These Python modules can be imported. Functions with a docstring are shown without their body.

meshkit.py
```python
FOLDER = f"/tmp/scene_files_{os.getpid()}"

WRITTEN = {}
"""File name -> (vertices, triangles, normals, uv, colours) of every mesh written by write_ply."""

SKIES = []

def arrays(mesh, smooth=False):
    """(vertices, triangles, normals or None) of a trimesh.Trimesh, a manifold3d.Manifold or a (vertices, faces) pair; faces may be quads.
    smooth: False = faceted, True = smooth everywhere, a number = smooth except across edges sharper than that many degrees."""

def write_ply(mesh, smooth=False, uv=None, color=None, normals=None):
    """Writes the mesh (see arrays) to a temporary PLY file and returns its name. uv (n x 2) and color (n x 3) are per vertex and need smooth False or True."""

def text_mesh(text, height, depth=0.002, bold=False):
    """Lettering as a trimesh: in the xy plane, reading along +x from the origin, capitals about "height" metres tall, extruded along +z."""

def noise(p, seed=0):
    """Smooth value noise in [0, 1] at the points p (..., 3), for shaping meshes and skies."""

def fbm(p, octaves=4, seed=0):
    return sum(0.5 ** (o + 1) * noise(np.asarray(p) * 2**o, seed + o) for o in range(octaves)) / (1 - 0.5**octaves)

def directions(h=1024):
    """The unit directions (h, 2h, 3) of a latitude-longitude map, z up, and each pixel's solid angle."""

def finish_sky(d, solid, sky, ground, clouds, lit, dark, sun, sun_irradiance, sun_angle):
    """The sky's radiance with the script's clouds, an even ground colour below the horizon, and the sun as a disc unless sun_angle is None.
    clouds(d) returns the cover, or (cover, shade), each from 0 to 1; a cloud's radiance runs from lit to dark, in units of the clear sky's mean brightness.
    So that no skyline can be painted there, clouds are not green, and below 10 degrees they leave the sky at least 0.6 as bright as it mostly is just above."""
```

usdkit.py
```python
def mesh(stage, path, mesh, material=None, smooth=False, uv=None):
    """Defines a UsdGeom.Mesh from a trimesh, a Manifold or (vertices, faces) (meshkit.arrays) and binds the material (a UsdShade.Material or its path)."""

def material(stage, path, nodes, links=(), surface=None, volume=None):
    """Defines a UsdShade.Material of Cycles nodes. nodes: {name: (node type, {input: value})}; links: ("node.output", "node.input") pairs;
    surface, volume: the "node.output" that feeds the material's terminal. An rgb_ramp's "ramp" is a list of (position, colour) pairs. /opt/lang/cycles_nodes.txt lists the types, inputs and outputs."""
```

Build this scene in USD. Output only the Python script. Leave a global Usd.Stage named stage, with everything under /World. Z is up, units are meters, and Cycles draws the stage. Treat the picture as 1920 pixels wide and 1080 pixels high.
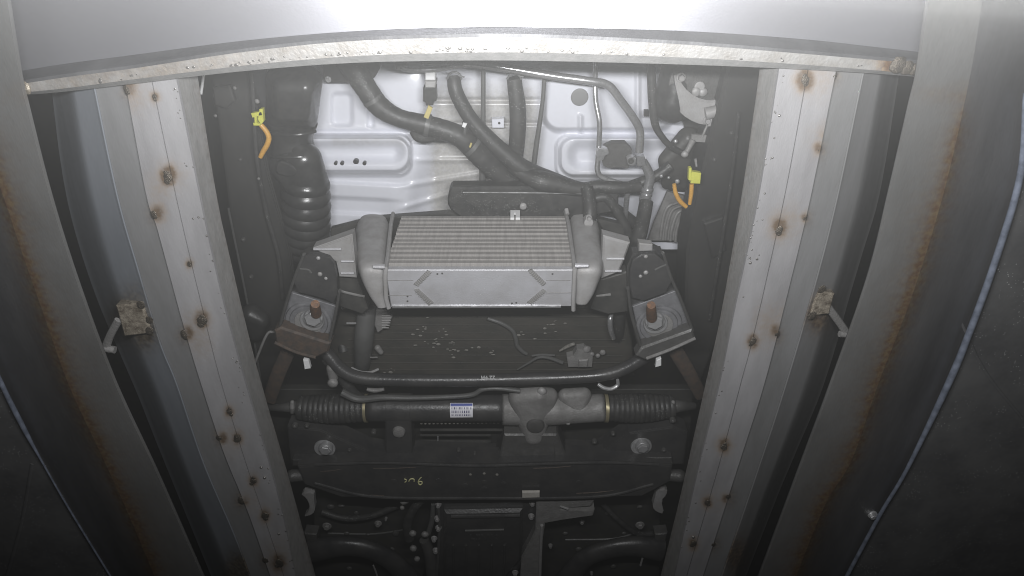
import math, random
import numpy as np, trimesh
import manifold3d as m3
from pxr import Usd, UsdGeom, UsdLux, UsdShade, Gf, Sdf, Vt
import usdkit, meshkit

random.seed(7)
rng = np.random.default_rng(7)
stage = Usd.Stage.CreateInMemory()
UsdGeom.SetStageUpAxis(stage, UsdGeom.Tokens.z)
UsdGeom.SetStageMetersPerUnit(stage, 1.0)
UsdGeom.Xform.Define(stage, '/World')
UsdGeom.Scope.Define(stage, '/World/Looks')

# ---------------------------------------------------------------- camera
F = 1251.0                                   # focal length in photo pixels (1920 wide)
EL = math.radians(58.5)                      # the lens looks up and forward
S, C = math.sin(EL), math.cos(EL)
cam = UsdGeom.Camera.Define(stage, '/World/camera')
cam.CreateHorizontalApertureAttr(36.0)
cam.CreateVerticalApertureAttr(20.25)
cam.CreateFocalLengthAttr(36.0 * F / 1920)
cam.CreateClippingRangeAttr(Gf.Vec2f(0.05, 50))
cam.CreateExposureAttr(0.0)
M = Gf.Matrix4d(1, 0, 0, 0, 0, -S, C, 0, 0, -C, -S, 0, 0, 0, 0, 1)
UsdGeom.Xformable(cam).AddTransformOp().Set(M)

# ---------------------------------------------------------------- lamps (the inspection lamps beside the lens, out of the picture)
def lamp(name, loc, aim, w, h, power, color):
    L = UsdLux.RectLight.Define(stage, '/World/' + name)
    L.CreateWidthAttr(w); L.CreateHeightAttr(h)
    L.CreateIntensityAttr(power)
    L.CreateColorAttr(Gf.Vec3f(*color))
    d = np.array(aim, float) - np.array(loc, float); d /= np.linalg.norm(d)
    r = np.cross(d, [0, 0, 1.0]); r = r / np.linalg.norm(r) if np.linalg.norm(r) > 1e-6 else np.array([1.0, 0, 0])
    u = np.cross(r, d)
    UsdGeom.Xformable(L).AddTransformOp().Set(Gf.Matrix4d(*r, 0, *u, 0, *(-d), 0, *loc, 1))
LAMP = 1150.0
lamp('inspection_lamp', (-0.01, 0.02, 0.22), (0, -0.16, 1.0), 0.42, 0.016, LAMP, (0.985, 0.99, 1.0))

# ---------------------------------------------------------------- geometry helpers
def ray(u, v):
    a, b = (u - 960.0) / F, (540.0 - v) / F
    return np.array([a, C - S * b, S + C * b])

class Plane:
    """z = z0 + a (y - y0) + b (x - x0)"""
    def __init__(s, z0, a=0.0, b=0.0, at=None):
        s.z0, s.a, s.b = z0, a, b
        s.x0 = s.y0 = 0.0
        if at is not None:
            p = Z(at[0], at[1], z0); s.x0, s.y0 = p[0], p[1]
    def hit(s, u, v):
        d = ray(u, v)
        t = (s.z0 - s.a * s.y0 - s.b * s.x0) / (d[2] - s.a * d[1] - s.b * d[0])
        return d * t
    def lift(s, V):
        V = np.array(V, float)
        V[:, 2] += s.a * (V[:, 1] - s.y0) + s.b * (V[:, 0] - s.x0)
        return V

def Z(u, v, z):
    d = ray(u, v)
    return d * (z / d[2])
def Y(u, v, y):
    d = ray(u, v)
    return d * (y / d[1])
def pm(u, v, z):                              # metres per photo pixel at that point
    return z / ray(u, v)[2] / F
def P(z):
    return z if isinstance(z, Plane) else Plane(z)

def tm(m):
    if isinstance(m, m3.Manifold):
        q = m.to_mesh()
        return trimesh.Trimesh(np.array(q.vert_properties[:, :3]), np.array(q.tri_verts), process=False)
    return m
def join(*ms):
    return trimesh.util.concatenate([tm(m) for m in ms])

def chaikin(p, n=2, closed=True):
    p = np.asarray(p, float)
    for _ in range(n):
        q = np.roll(p, -1, 0) if closed else p[1:]
        b = p if closed else p[:-1]
        r = np.empty((2 * len(b), p.shape[1]))
        r[0::2] = .75 * b + .25 * q; r[1::2] = .25 * b + .75 * q
        p = r if closed else np.vstack([p[:1], r, p[-1:]])
    return p

def plate(poly, z, t, bev=0.002, rnd=0, holes=()):
    """a flat piece whose lower face shows the outline (photo pixels) on the plane, t metres thick upwards"""
    pl = P(z)
    def ring(q):
        q = chaikin(q, rnd) if rnd else np.asarray(q, float)
        return np.array([pl.hit(u, v)[:2] for u, v in q])
    cs = m3.CrossSection([ring(poly)], m3.FillRule.NonZero)
    for h in holes:
        cs = cs - m3.CrossSection([ring(h)], m3.FillRule.NonZero)
    b = min(bev, t * .45)
    if b > 0:
        o = cs.offset(-b, m3.JoinType.Miter, 2.0)
        if not o.is_empty():
            body = cs.extrude(t - b).translate([0, 0, b])
            if len(cs.to_polygons()) == 1 and abs(cs.hull().area() - cs.area()) < .004 * cs.area():
                m = m3.Manifold.hull_points(np.vstack([np.c_[np.vstack(o.to_polygons()), np.zeros(sum(map(len, o.to_polygons())))], np.array(tm(body).vertices)]))
            else:
                m = body + cs.offset(-b * .5, m3.JoinType.Miter, 2.0).extrude(b).translate([0, 0, b * .45]) + o.extrude(b * 1.2)
        else:
            m = cs.extrude(t)
    else:
        m = cs.extrude(t)
    m = tm(m)
    V = np.array(m.vertices); V[:, 2] += pl.z0
    return trimesh.Trimesh(pl.lift(V), m.faces, process=False)

def catmull(p, per=8):
    p = np.asarray(p, float)
    if len(p) < 3:
        return np.array([p[0] + (p[-1] - p[0]) * k / per for k in range(per + 1)])
    e = np.vstack([2 * p[0] - p[1], p, 2 * p[-1] - p[-2]])
    out = []
    for i in range(1, len(e) - 2):
        a, b, c, d = e[i - 1], e[i], e[i + 1], e[i + 2]
        for k in range(per):
            t = k / per
            out.append(.5 * (2 * b + (c - a) * t + (2 * a - 5 * b + 4 * c - d) * t * t + (3 * b - a - 3 * c + d) * t ** 3))
    out.append(e[-2])
    return np.array(out)

def sweep(p, r, n=14, flat=1.0):
    p = np.asarray(p, float); r = np.broadcast_to(r, len(p))
    t = np.gradient(p, axis=0); t /= np.linalg.norm(t, axis=1, keepdims=True) + 1e-12
    ref = np.array([0, 0, 1.0])
    if abs(t[0] @ ref) > .9: ref = np.array([0, 1.0, 0])
    nrm = np.cross(t[0], ref); nrm /= np.linalg.norm(nrm)
    V = []
    ang = np.linspace(0, 2 * math.pi, n, endpoint=False)
    for i in range(len(p)):
        nrm = nrm - t[i] * (nrm @ t[i]); nrm /= np.linalg.norm(nrm)
        b = np.cross(t[i], nrm)
        V.append(p[i] + r[i] * (np.cos(ang)[:, None] * nrm + np.sin(ang)[:, None] * b * flat))
    V = np.vstack(V + [p[:1], p[-1:]])
    Fc = []
    for i in range(len(p) - 1):
        for k in range(n):
            a, b2 = i * n + k, i * n + (k + 1) % n
            Fc += [[a, b2, b2 + n], [a, b2 + n, a + n]]
    e0, e1 = len(V) - 2, len(V) - 1
    for k in range(n):
        Fc += [[e0, (k + 1) % n, k], [e1, (len(p) - 1) * n + k, (len(p) - 1) * n + (k + 1) % n]]
    m = trimesh.Trimesh(V, Fc, process=False)
    if m.volume < 0: m.invert()
    return m

def tube(pts, r=None, n=14, per=8, flat=1.0, wob=0.0, ring=None):
    """pts: (u, v, z[, radius px]); centre line through those points"""
    q = []
    for p in pts:
        rr = p[3] if len(p) > 3 else r
        w = Z(p[0], p[1], p[2])
        q.append([*w, rr * pm(p[0], p[1], p[2])])
    q = catmull(q, per)
    rad = q[:, 3].copy()
    if ring:                                     # bellows: (pitch px-ish count, depth)
        cnt, dep = ring
        L = np.r_[0, np.cumsum(np.linalg.norm(np.diff(q[:, :3], axis=0), axis=1))]; L /= L[-1]
        LL = np.linspace(0, 1, cnt * 8 + 1)
        q = np.stack([np.interp(LL, L, q[:, k]) for k in range(4)], 1)
        rad = q[:, 3] * (1 + dep * (np.abs(np.sin(LL * cnt * math.pi)) - .5))
    if wob:
        rad = rad * (1 + wob * np.sin(np.arange(len(rad)) * 2.1) * rng.uniform(.4, 1, len(rad)))
    return sweep(q[:, :3], rad, n, flat)

def disc(u, v, z, r, h, n=28, bev=.2, asp=None, pl=None):
    """round piece facing down: lower face at z, h metres high; r px"""
    p = (pl or Plane(z)).hit(u, v) if pl else Z(u, v, z)
    R = r * pm(u, v, p[2])
    b = min(bev * R, h * .5)
    prof = [(0, 0), (R - b, 0), (R - b * .3, b * .3), (R, b), (R, h), (0, h)]
    m = trimesh.creation.revolve(prof, sections=n)
    m.apply_translation(p)
    if pl:
        m.vertices = np.c_[m.vertices[:, :2], p[2] + (m.vertices[:, 2] - p[2])]
        m.vertices[:, 2] += pl.a * (m.vertices[:, 1] - p[1]) + pl.b * (m.vertices[:, 0] - p[0])
    return m
def revolve_at(u, v, z, prof, n=28, axis=None):
    """prof: (radius m, height m) ; axis: direction in which the height runs (default up)"""
    m = trimesh.creation.revolve(prof, sections=n)
    if axis is not None:
        a = np.array(axis, float); a /= np.linalg.norm(a)
        m.apply_transform(trimesh.geometry.align_vectors([0, 0, 1], a))
    m.apply_translation(Z(u, v, z))
    return m
def hexhead(u, v, z, r, h=.008, turn=0.3, washer=1.45, axis=None):
    R = r * pm(u, v, z)
    a = np.linspace(0, 2 * math.pi, 6, endpoint=False) + turn
    pts = np.vstack([np.c_[np.cos(a) * R * k, np.sin(a) * R * k, np.full(6, hh)] for k, hh in ((.86, -h), (1, -h * .8), (1, 0))])
    hx = trimesh.Trimesh(pts).convex_hull
    w = trimesh.creation.revolve([(0, 0), (R * washer * .93, 0), (R * washer, h * .12), (R * washer, h * .35), (0, h * .35)], sections=24)
    w.apply_translation([0, 0, -h * .05])
    m = join(hx, w)
    if axis is not None:
        a = np.array(axis, float); a /= np.linalg.norm(a)
        m.apply_transform(trimesh.geometry.align_vectors([0, 0, 1], a))
    m.apply_translation(Z(u, v, z))
    return m
_ico = trimesh.creation.icosphere(2).vertices
def hull(*balls):
    """hull of balls (u, v, z, r px)"""
    pts = [Z(u, v, z) + _ico * r * pm(u, v, z) for u, v, z, r in balls]
    return trimesh.Trimesh(np.vstack(pts)).convex_hull
def loft(rows, thick=None):
    """closed solid through outlines: rows of equally many (u, v, z) points (each a closed ring)"""
    R = [np.array([Z(*p) for p in r]) for r in rows]
    n = len(R[0]); V = np.vstack(R); Fc = []
    for i in range(len(R) - 1):
        for k in range(n):
            a, b = i * n + k, i * n + (k + 1) % n
            Fc += [[a, b, b + n], [a, b + n, a + n]]
    m = trimesh.Trimesh(V, Fc, process=False)
    c0 = len(V); V = np.vstack([V, R[0].mean(0), R[-1].mean(0)])
    for k in range(n):
        Fc += [[c0, (k + 1) % n, k], [c0 + 1, (len(R) - 1) * n + k, (len(R) - 1) * n + (k + 1) % n]]
    m = trimesh.Trimesh(V, Fc, process=False)
    if m.volume < 0: m.invert()
    return m
def resample(line, n):
    line = np.asarray(line, float)
    q = catmull(line, 10) if len(line) > 2 else line
    L = np.r_[0, np.cumsum(np.linalg.norm(np.diff(q, axis=0), axis=1))]
    return np.stack([np.interp(np.linspace(0, L[-1], n), L, q[:, k]) for k in range(q.shape[1])], 1)
def sheet(lines, nv=90, nu=10, thick=.004, off=(0, 0, 1), stain=None, bump=0.0):
    """folded sheet through px lines [(points (u,v), z or callable)]; returns (mesh, stain per vertex)"""
    A = [(resample(l, nv), z) for l, z in lines]
    G, UV = [], []
    for (a, za), (b, zb) in zip(A[:-1], A[1:]):
        for k in range(nu + (b is A[-1][0])):
            t = k / nu
            G.append(np.array([(1 - t) * za_(p, za) + t * za_(q, zb) for p, q in zip(a, b)]))
            UV.append((1 - t) * a + t * b)
    G, UV = np.array(G), np.array(UV)
    m, n = G.shape[:2]
    base = G.reshape(-1, 3); uv = UV.reshape(-1, 2)
    if bump:
        base = base + np.array(off) * (meshkit.noise(base * 30)[:, None] * bump)
    N = len(base)
    V = np.vstack([base, base + np.array(off) * thick])
    I = np.arange(N).reshape(m, n)
    a, b, c, d = I[:-1, :-1].ravel(), I[1:, :-1].ravel(), I[1:, 1:].ravel(), I[:-1, 1:].ravel()
    low = np.vstack([np.c_[a, b, c], np.c_[a, c, d]])
    edge = np.r_[I[0, :], I[1:, -1], I[-1, -2::-1], I[-2:0:-1, 0]]
    e2 = np.roll(edge, -1)
    side = np.vstack([np.c_[edge, edge + N, e2 + N], np.c_[edge, e2 + N, e2]])
    mesh = trimesh.Trimesh(V, np.vstack([low, low[:, ::-1] + N, side]), process=False)
    if mesh.volume < 0: mesh.invert()
    st = np.zeros(N) if stain is None else np.clip(stain(uv[:, 0], uv[:, 1], base), 0, 1)
    return mesh, np.r_[st, st]
def za_(p, z):
    return z(p[0], p[1]) if callable(z) else Z(p[0], p[1], z)

# ---------------------------------------------------------------- materials
L_ = {}
def mat(name, base, base2=None, grad=False, rough=.5, metal=0.0, scale=30.0, stretch=(1, 1, 1), lo=.35, hi=.65, bump=.0, bscale=200.0, spec=.5, stain=None, stain2=None, coat=0.0, rvar=.12, speck=None, transl=0):
    base2 = base if base2 is None else base2
    N = {'g': ('geometry', {}), 'map': ('mapping', {'scale': stretch}), 'n': ('noise_texture', {'scale': scale, 'detail': 6.0, 'roughness': .62}),
         'r': ('map_range', {'from_min': lo, 'from_max': hi, 'to_min': 0.0, 'to_max': 1.0, 'clamp': True}),
         'mx': ('mix_color', {'a': base, 'b': base2}),
         'p': ('principled_bsdf', {'metallic': metal, 'roughness': rough, 'specular_ior_level': spec, 'coat_weight': coat, 'coat_roughness': .15}),
         'n2': ('noise_texture', {'scale': bscale, 'detail': 3.0}),
         'rr': ('map_range', {'from_min': .3, 'from_max': .7, 'to_min': max(.03, rough - rvar), 'to_max': min(1, rough + rvar), 'clamp': True})}
    K = [('g.position', 'map.vector'), ('map.vector', 'n.vector'), ('n.fac', 'r.value'), ('r.result', 'mx.fac'), ('map.vector', 'n2.vector'), ('n.fac', 'rr.value'), ('rr.result', 'p.roughness')]
    col = 'mx.result'
    if speck:                                    # sparse specks of dust / droplets / pits: (scale, threshold, colour)
        N['v'] = ('voronoi_texture', {'scale': speck[0], 'randomness': 1.0})
        N['vr'] = ('map_range', {'from_min': speck[1] * .6, 'from_max': speck[1], 'to_min': 1.0, 'to_max': 0.0, 'clamp': True})
        N['n5'] = ('noise_texture', {'scale': speck[0] * .12, 'detail': 2.0})
        N['r5'] = ('map_range', {'from_min': .5, 'from_max': .6, 'to_min': 0.0, 'to_max': 1.0, 'clamp': True})
        N['m5'] = ('math', {'math_type': 'multiply'})
        N['mv'] = ('mix_color', {'b': speck[2]})
        K += [('g.position', 'v.vector'), ('v.distance', 'vr.value'), ('g.position', 'n5.vector'), ('n5.fac', 'r5.value'), ('vr.result', 'm5.value1'), ('r5.result', 'm5.value2'), ('m5.value', 'mv.fac'), (col, 'mv.a')]
        col = 'mv.result'
    if stain:
        N['at'] = ('attribute', {'attribute': 'stain'})
        N['n3'] = ('noise_texture', {'scale': 90.0, 'detail': 8.0, 'roughness': .7})
        N['ad'] = ('math', {'math_type': 'multiply_add', 'value2': 1.5, 'value3': -.75})
        N['ad2'] = ('math', {'math_type': 'add'})
        N['mm'] = ('math', {'math_type': 'multiply', 'use_clamp': True})
        N['n4'] = ('noise_texture', {'scale': 140.0, 'detail': 5.0})
        N['r4'] = ('map_range', {'from_min': .4, 'from_max': .62, 'to_min': 0.0, 'to_max': 1.0, 'clamp': True})
        N['ms'] = ('mix_color', {'a': stain, 'b': stain2 or stain})
        N['mf'] = ('mix_color', {})
        K += [('g.position', 'n3.vector'), ('n3.fac', 'ad.value1'), ('ad.value', 'ad2.value1'), ('at.fac', 'ad2.value2'), ('ad2.value', 'mm.value1'), ('at.fac', 'mm.value2'),
              ('g.position', 'n4.vector'), ('at.fac' if grad else 'n4.fac', 'r4.value'), ('r4.result', 'ms.fac'), ('ms.result', 'mf.b'), (col, 'mf.a'), ('mm.value', 'mf.fac')]
        if grad: N['r4'] = ('map_range', {'from_min': .6, 'from_max': 1.15, 'to_min': 1.0, 'to_max': 0.0, 'clamp': True}); N['ad'] = ('math', {'math_type': 'multiply_add', 'value2': 1.9, 'value3': -.95})
        col = 'mf.result'
    K.append((col, 'p.base_color'))
    if bump:
        N['b'] = ('bump', {'strength': bump, 'distance': .002})
        K += [('n2.fac', 'b.height'), ('b.normal', 'p.normal')]
    L_[name] = usdkit.material(stage, '/World/Looks/' + name, N, K, surface='p.BSDF')
    return L_[name]

RUST, RUST2 = (.115, .064, .034), (.085, .058, .042)
BURN, BURN2 = (.10, .065, .035), (.20, .14, .08)
mat('steel_strip', (.345, .34, .348), (.235, .23, .235), rough=.48, metal=.3, scale=17, stretch=(1, .25, 1), bump=.12, bscale=500, stain=(.07, .045, .028), stain2=(.27, .20, .135), grad=True)
mat('steel_flange', (.27, .265, .26), (.20, .20, .195), rough=.55, metal=.2, scale=60, stretch=(1, .35, 1), bump=.3, bscale=260, stain=RUST2, stain2=(.22, .19, .16))
mat('steel_side', (.245, .245, .248), (.165, .165, .163), rough=.45, metal=.4, scale=16, stretch=(1, .22, 1), bump=.1, bscale=400, stain=RUST2, stain2=(.2, .15, .1))
mat('steel_blue', (.255, .272, .30), (.175, .19, .212), rough=.4, metal=.4, scale=14, stretch=(1, .2, 1), bump=.1, bscale=300, stain=(.07, .055, .04), stain2=(.17, .14, .10))
mat('steel_beam', (.19, .19, .187), (.13, .13, .127), rough=.4, metal=.5, scale=16, stretch=(1, .35, 1), bump=.15, bscale=300, stain=RUST, stain2=(.165, .115, .06))
mat('steel_dark', (.085, .085, .09), (.15, .15, .155), rough=.4, metal=.5, scale=9, stretch=(1, .3, 1), bump=.2, bscale=200, stain=RUST, stain2=(.16, .12, .07))
mat('steel_web', (.32, .32, .34), (.25, .25, .275), rough=.36, metal=.75, scale=5, stretch=(.5, 1, 1), lo=.3, hi=.7, bump=.05, bscale=600, stain=(.30, .17, .07), stain2=(.16, .09, .04), rvar=.06)
mat('steel_lip', (.35, .343, .333), (.22, .208, .192), rough=.45, metal=.4, scale=40, bump=.4, bscale=240, stain=RUST, stain2=(.30, .19, .09))
mat('black_speckled', (.06, .06, .062), (.09, .09, .09), rough=.32, scale=12, bump=.15, bscale=120, speck=(190, .19, (.4, .4, .4)))
mat('blue_trim', (.20, .225, .285), (.10, .115, .15), rough=.38, metal=.2, scale=60, stain=(.35, .35, .36))
mat('spatter', (.22, .21, .20), (.12, .115, .11), rough=.35, metal=.6, scale=300)
mat('weld_metal', (.13, .11, .085), (.06, .05, .04), rough=.38, metal=.6, scale=220, bump=.8, bscale=700, spec=.7)
mat('weld_pale', (.34, .30, .24), (.09, .07, .05), rough=.42, metal=.4, scale=120, bump=.6, bscale=500)
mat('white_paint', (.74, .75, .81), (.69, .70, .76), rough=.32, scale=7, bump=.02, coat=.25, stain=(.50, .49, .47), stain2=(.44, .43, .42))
mat('grommet_grey', (.20, .20, .20), rough=.6)
mat('black_plastic', (0.0270, 0.0270, 0.0276), (0.0390, 0.0384, 0.0372), rough=0.3, scale=25, bump=.1, bscale=300)
mat('black_rubber', (0.0279, 0.0279, 0.0279), (0.0465, 0.0453, 0.0434), rough=0.5, scale=50, bump=.25, bscale=400, speck=(230, .26, (.26, .26, .25)))
mat('dusty_black', (0.0315, 0.0315, 0.0301), (0.0525, 0.0504, 0.0462), rough=0.5, scale=22, bump=.3, bscale=150, speck=(140, .12, (.12, .11, .10)))
mat('dusty_dark', (0.0240, 0.0240, 0.0225), (0.0375, 0.0360, 0.0323), rough=.65, scale=14, bump=.3, bscale=120, speck=(120, .12, (.10, .095, .08)))
mat('painted_black', (0.0326, 0.0326, 0.0340), (0.0490, 0.0476, 0.0462), rough=0.36, scale=18, bump=.25, bscale=180, stain=(.10, .055, .03), stain2=(.16, .10, .06), speck=(200, .13, (.13, .12, .11)))
mat('rusty_steel', (.085, .058, .042), (.04, .034, .03), rough=.7, scale=60, bump=.5, bscale=250)
mat('rusty_bolt', (.22, .11, .055), (.12, .08, .06), rough=.6, metal=.3, scale=120, bump=.5, bscale=400)
mat('aluminium', (.52, .52, .545), (.41, .405, .415), rough=.42, metal=.35, scale=18, speck=(160, .10, (.25, .23, .21)), bump=.2, bscale=400, rvar=.08)
mat('aluminium_dusty', (.35, .345, .345), (.265, .257, .25), rough=.55, metal=.2, scale=26, bump=.25, bscale=300, stain=(.33, .26, .20), speck=(200, .13, (.16, .15, .14)))
mat('aluminium_pipe', (.66, .66, .67), (.56, .56, .57), rough=.24, metal=.8, scale=40, bump=.05, bscale=400)
mat('cast_grey', (.24, .235, .23), (.17, .165, .16), rough=.6, metal=.15, scale=45, bump=.5, bscale=260)
mat('cast_dark', (0.0880, 0.0864, 0.0840), (0.0600, 0.0584, 0.0560), rough=0.5, metal=.1, scale=40, bump=.5, bscale=220)
mat('zinc', (.52, .52, .53), (.40, .40, .40), rough=.34, metal=.5, scale=90, bump=.2, bscale=500)
mat('bushing_grey', (.20, .20, .21), (.14, .14, .148), rough=.55, metal=.2, scale=60, bump=.25, bscale=300, stain=RUST2)
mat('hose_grey', (0.0990, 0.0990, 0.0972), (0.0765, 0.0765, 0.0738), rough=0.45, scale=40, bump=.15, bscale=300)
mat('yellow_plastic', (.60, .60, .10), (.52, .52, .08), rough=.45, scale=60)
mat('orange_sleeve', (.60, .33, .06), (.50, .26, .045), rough=.45, scale=80, bump=.1)
mat('yellow_tape', (.50, .42, .16), rough=.5, scale=80)
mat('white_plastic', (.74, .74, .74), rough=.4)
mat('beige_plastic', (.50, .48, .44), (.42, .40, .36), rough=.5, scale=60)
mat('label_white', (.72, .72, .76), rough=.4)
mat('label_blue', (.06, .09, .34), rough=.4)
mat('print_dark', (.12, .12, .2), rough=.6)
mat('paint_yellow', (.62, .60, .32), rough=.6)
mat('paint_white', (.6, .6, .6), rough=.6)
mat('brass_clamp', (.48, .43, .28), (.40, .35, .22), rough=.35, metal=.6, scale=80)
mat('fin_dust', (.335, .32, .305), (.25, .238, .228), rough=.6, metal=.2, scale=40, stretch=(4, .3, .3), bump=.5, bscale=160)
mat('fin_groove', (.05, .05, .05), (.08, .078, .075), rough=.7, scale=300, stretch=(1, .2, .2))
mat('radiator_dark', (0.0345, 0.0338, 0.0292), (0.0495, 0.0450, 0.0375), rough=.7, scale=16, stretch=(1, 2.5, 1), bump=.3, bscale=240)
mat('debris_pale', (.24, .23, .21), (.10, .095, .085), rough=.8, scale=120)
mat('frame_black', (0.0279, 0.0279, 0.0273), (0.0403, 0.0391, 0.0372), rough=0.42, scale=10, stretch=(1, .4, 1), bump=.2, bscale=140, speck=(130, .10, (.13, .13, .12)))

# ---------------------------------------------------------------- things and parts
count = {}
def numbered(path):
    k = count.get(path, 0); count[path] = k + 1
    return path if k == 0 else f'{path}_{k:03d}'
ORIGIN = {}
def thing(name, label, cat, origin, group=None):
    path = numbered('/World/' + name)
    x = UsdGeom.Xform.Define(stage, path)
    x.AddTranslateOp().Set(Gf.Vec3d(*map(float, origin)))
    p = x.GetPrim()
    p.SetCustomDataByKey('label', label); p.SetCustomDataByKey('category', cat)
    if group: p.SetCustomDataByKey('group', group)
    ORIGIN[path] = np.array(origin, float)
    return path
def part(parent, name, mesh, material, label=None, smooth=35, kind=None, stain=None):
    path = numbered(f'{parent}/{name}')
    top = '/'.join(path.split('/')[:3])
    mesh = tm(mesh)
    o = ORIGIN.get(top, np.zeros(3))
    mesh = trimesh.Trimesh(np.array(mesh.vertices) - o, np.array(mesh.faces), process=False)
    if stain is not None: smooth = smooth if smooth is True else False
    m = usdkit.mesh(stage, path, mesh, L_[material], smooth=smooth)
    if stain is not None:
        UsdGeom.PrimvarsAPI(m).CreatePrimvar('stain', Sdf.ValueTypeNames.FloatArray, 'vertex').Set(Vt.FloatArray.FromNumpy(np.asarray(stain, np.float32)))
    if label: m.GetPrim().SetCustomDataByKey('label', label)
    if kind: m.GetPrim().SetCustomDataByKey('kind', kind)
    return path
def fn(seed, s):
    def f(p): return meshkit.noise(np.asarray(p) * s + seed)
    return f
def bumpdist(u, v, spots):
    out = np.zeros_like(u)
    for (x, y, r, k) in spots:
        out = np.maximum(out, k * np.exp(-(((u - x) / r) ** 2 + ((v - y) / (r * 1.25)) ** 2)))
    return out
def linedist(u, v, line):
    q = resample(line, 240)
    return np.min(np.abs(u[:, None] - q[None, :, 0]) + 3 * np.abs(v[:, None] - q[None, :, 1]), axis=1)
def bead(u, v, z, r, h=.5, seed=0, stretch=1.0, turn=0.0):
    """a lump of weld: flattened, uneven ball"""
    m = trimesh.creation.icosphere(2); V = np.array(m.vertices)
    V *= (1 + .28 * meshkit.noise(V * 2.3 + seed * 7.1))[:, None]
    s = r * pm(u, v, z)
    V *= [s, s * stretch, s * h]
    c, d = math.cos(turn), math.sin(turn)
    V = V @ np.array([[c, d, 0], [-d, c, 0], [0, 0, 1.0]])
    return trimesh.Trimesh(V + Z(u, v, z), m.faces, process=False)

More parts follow.
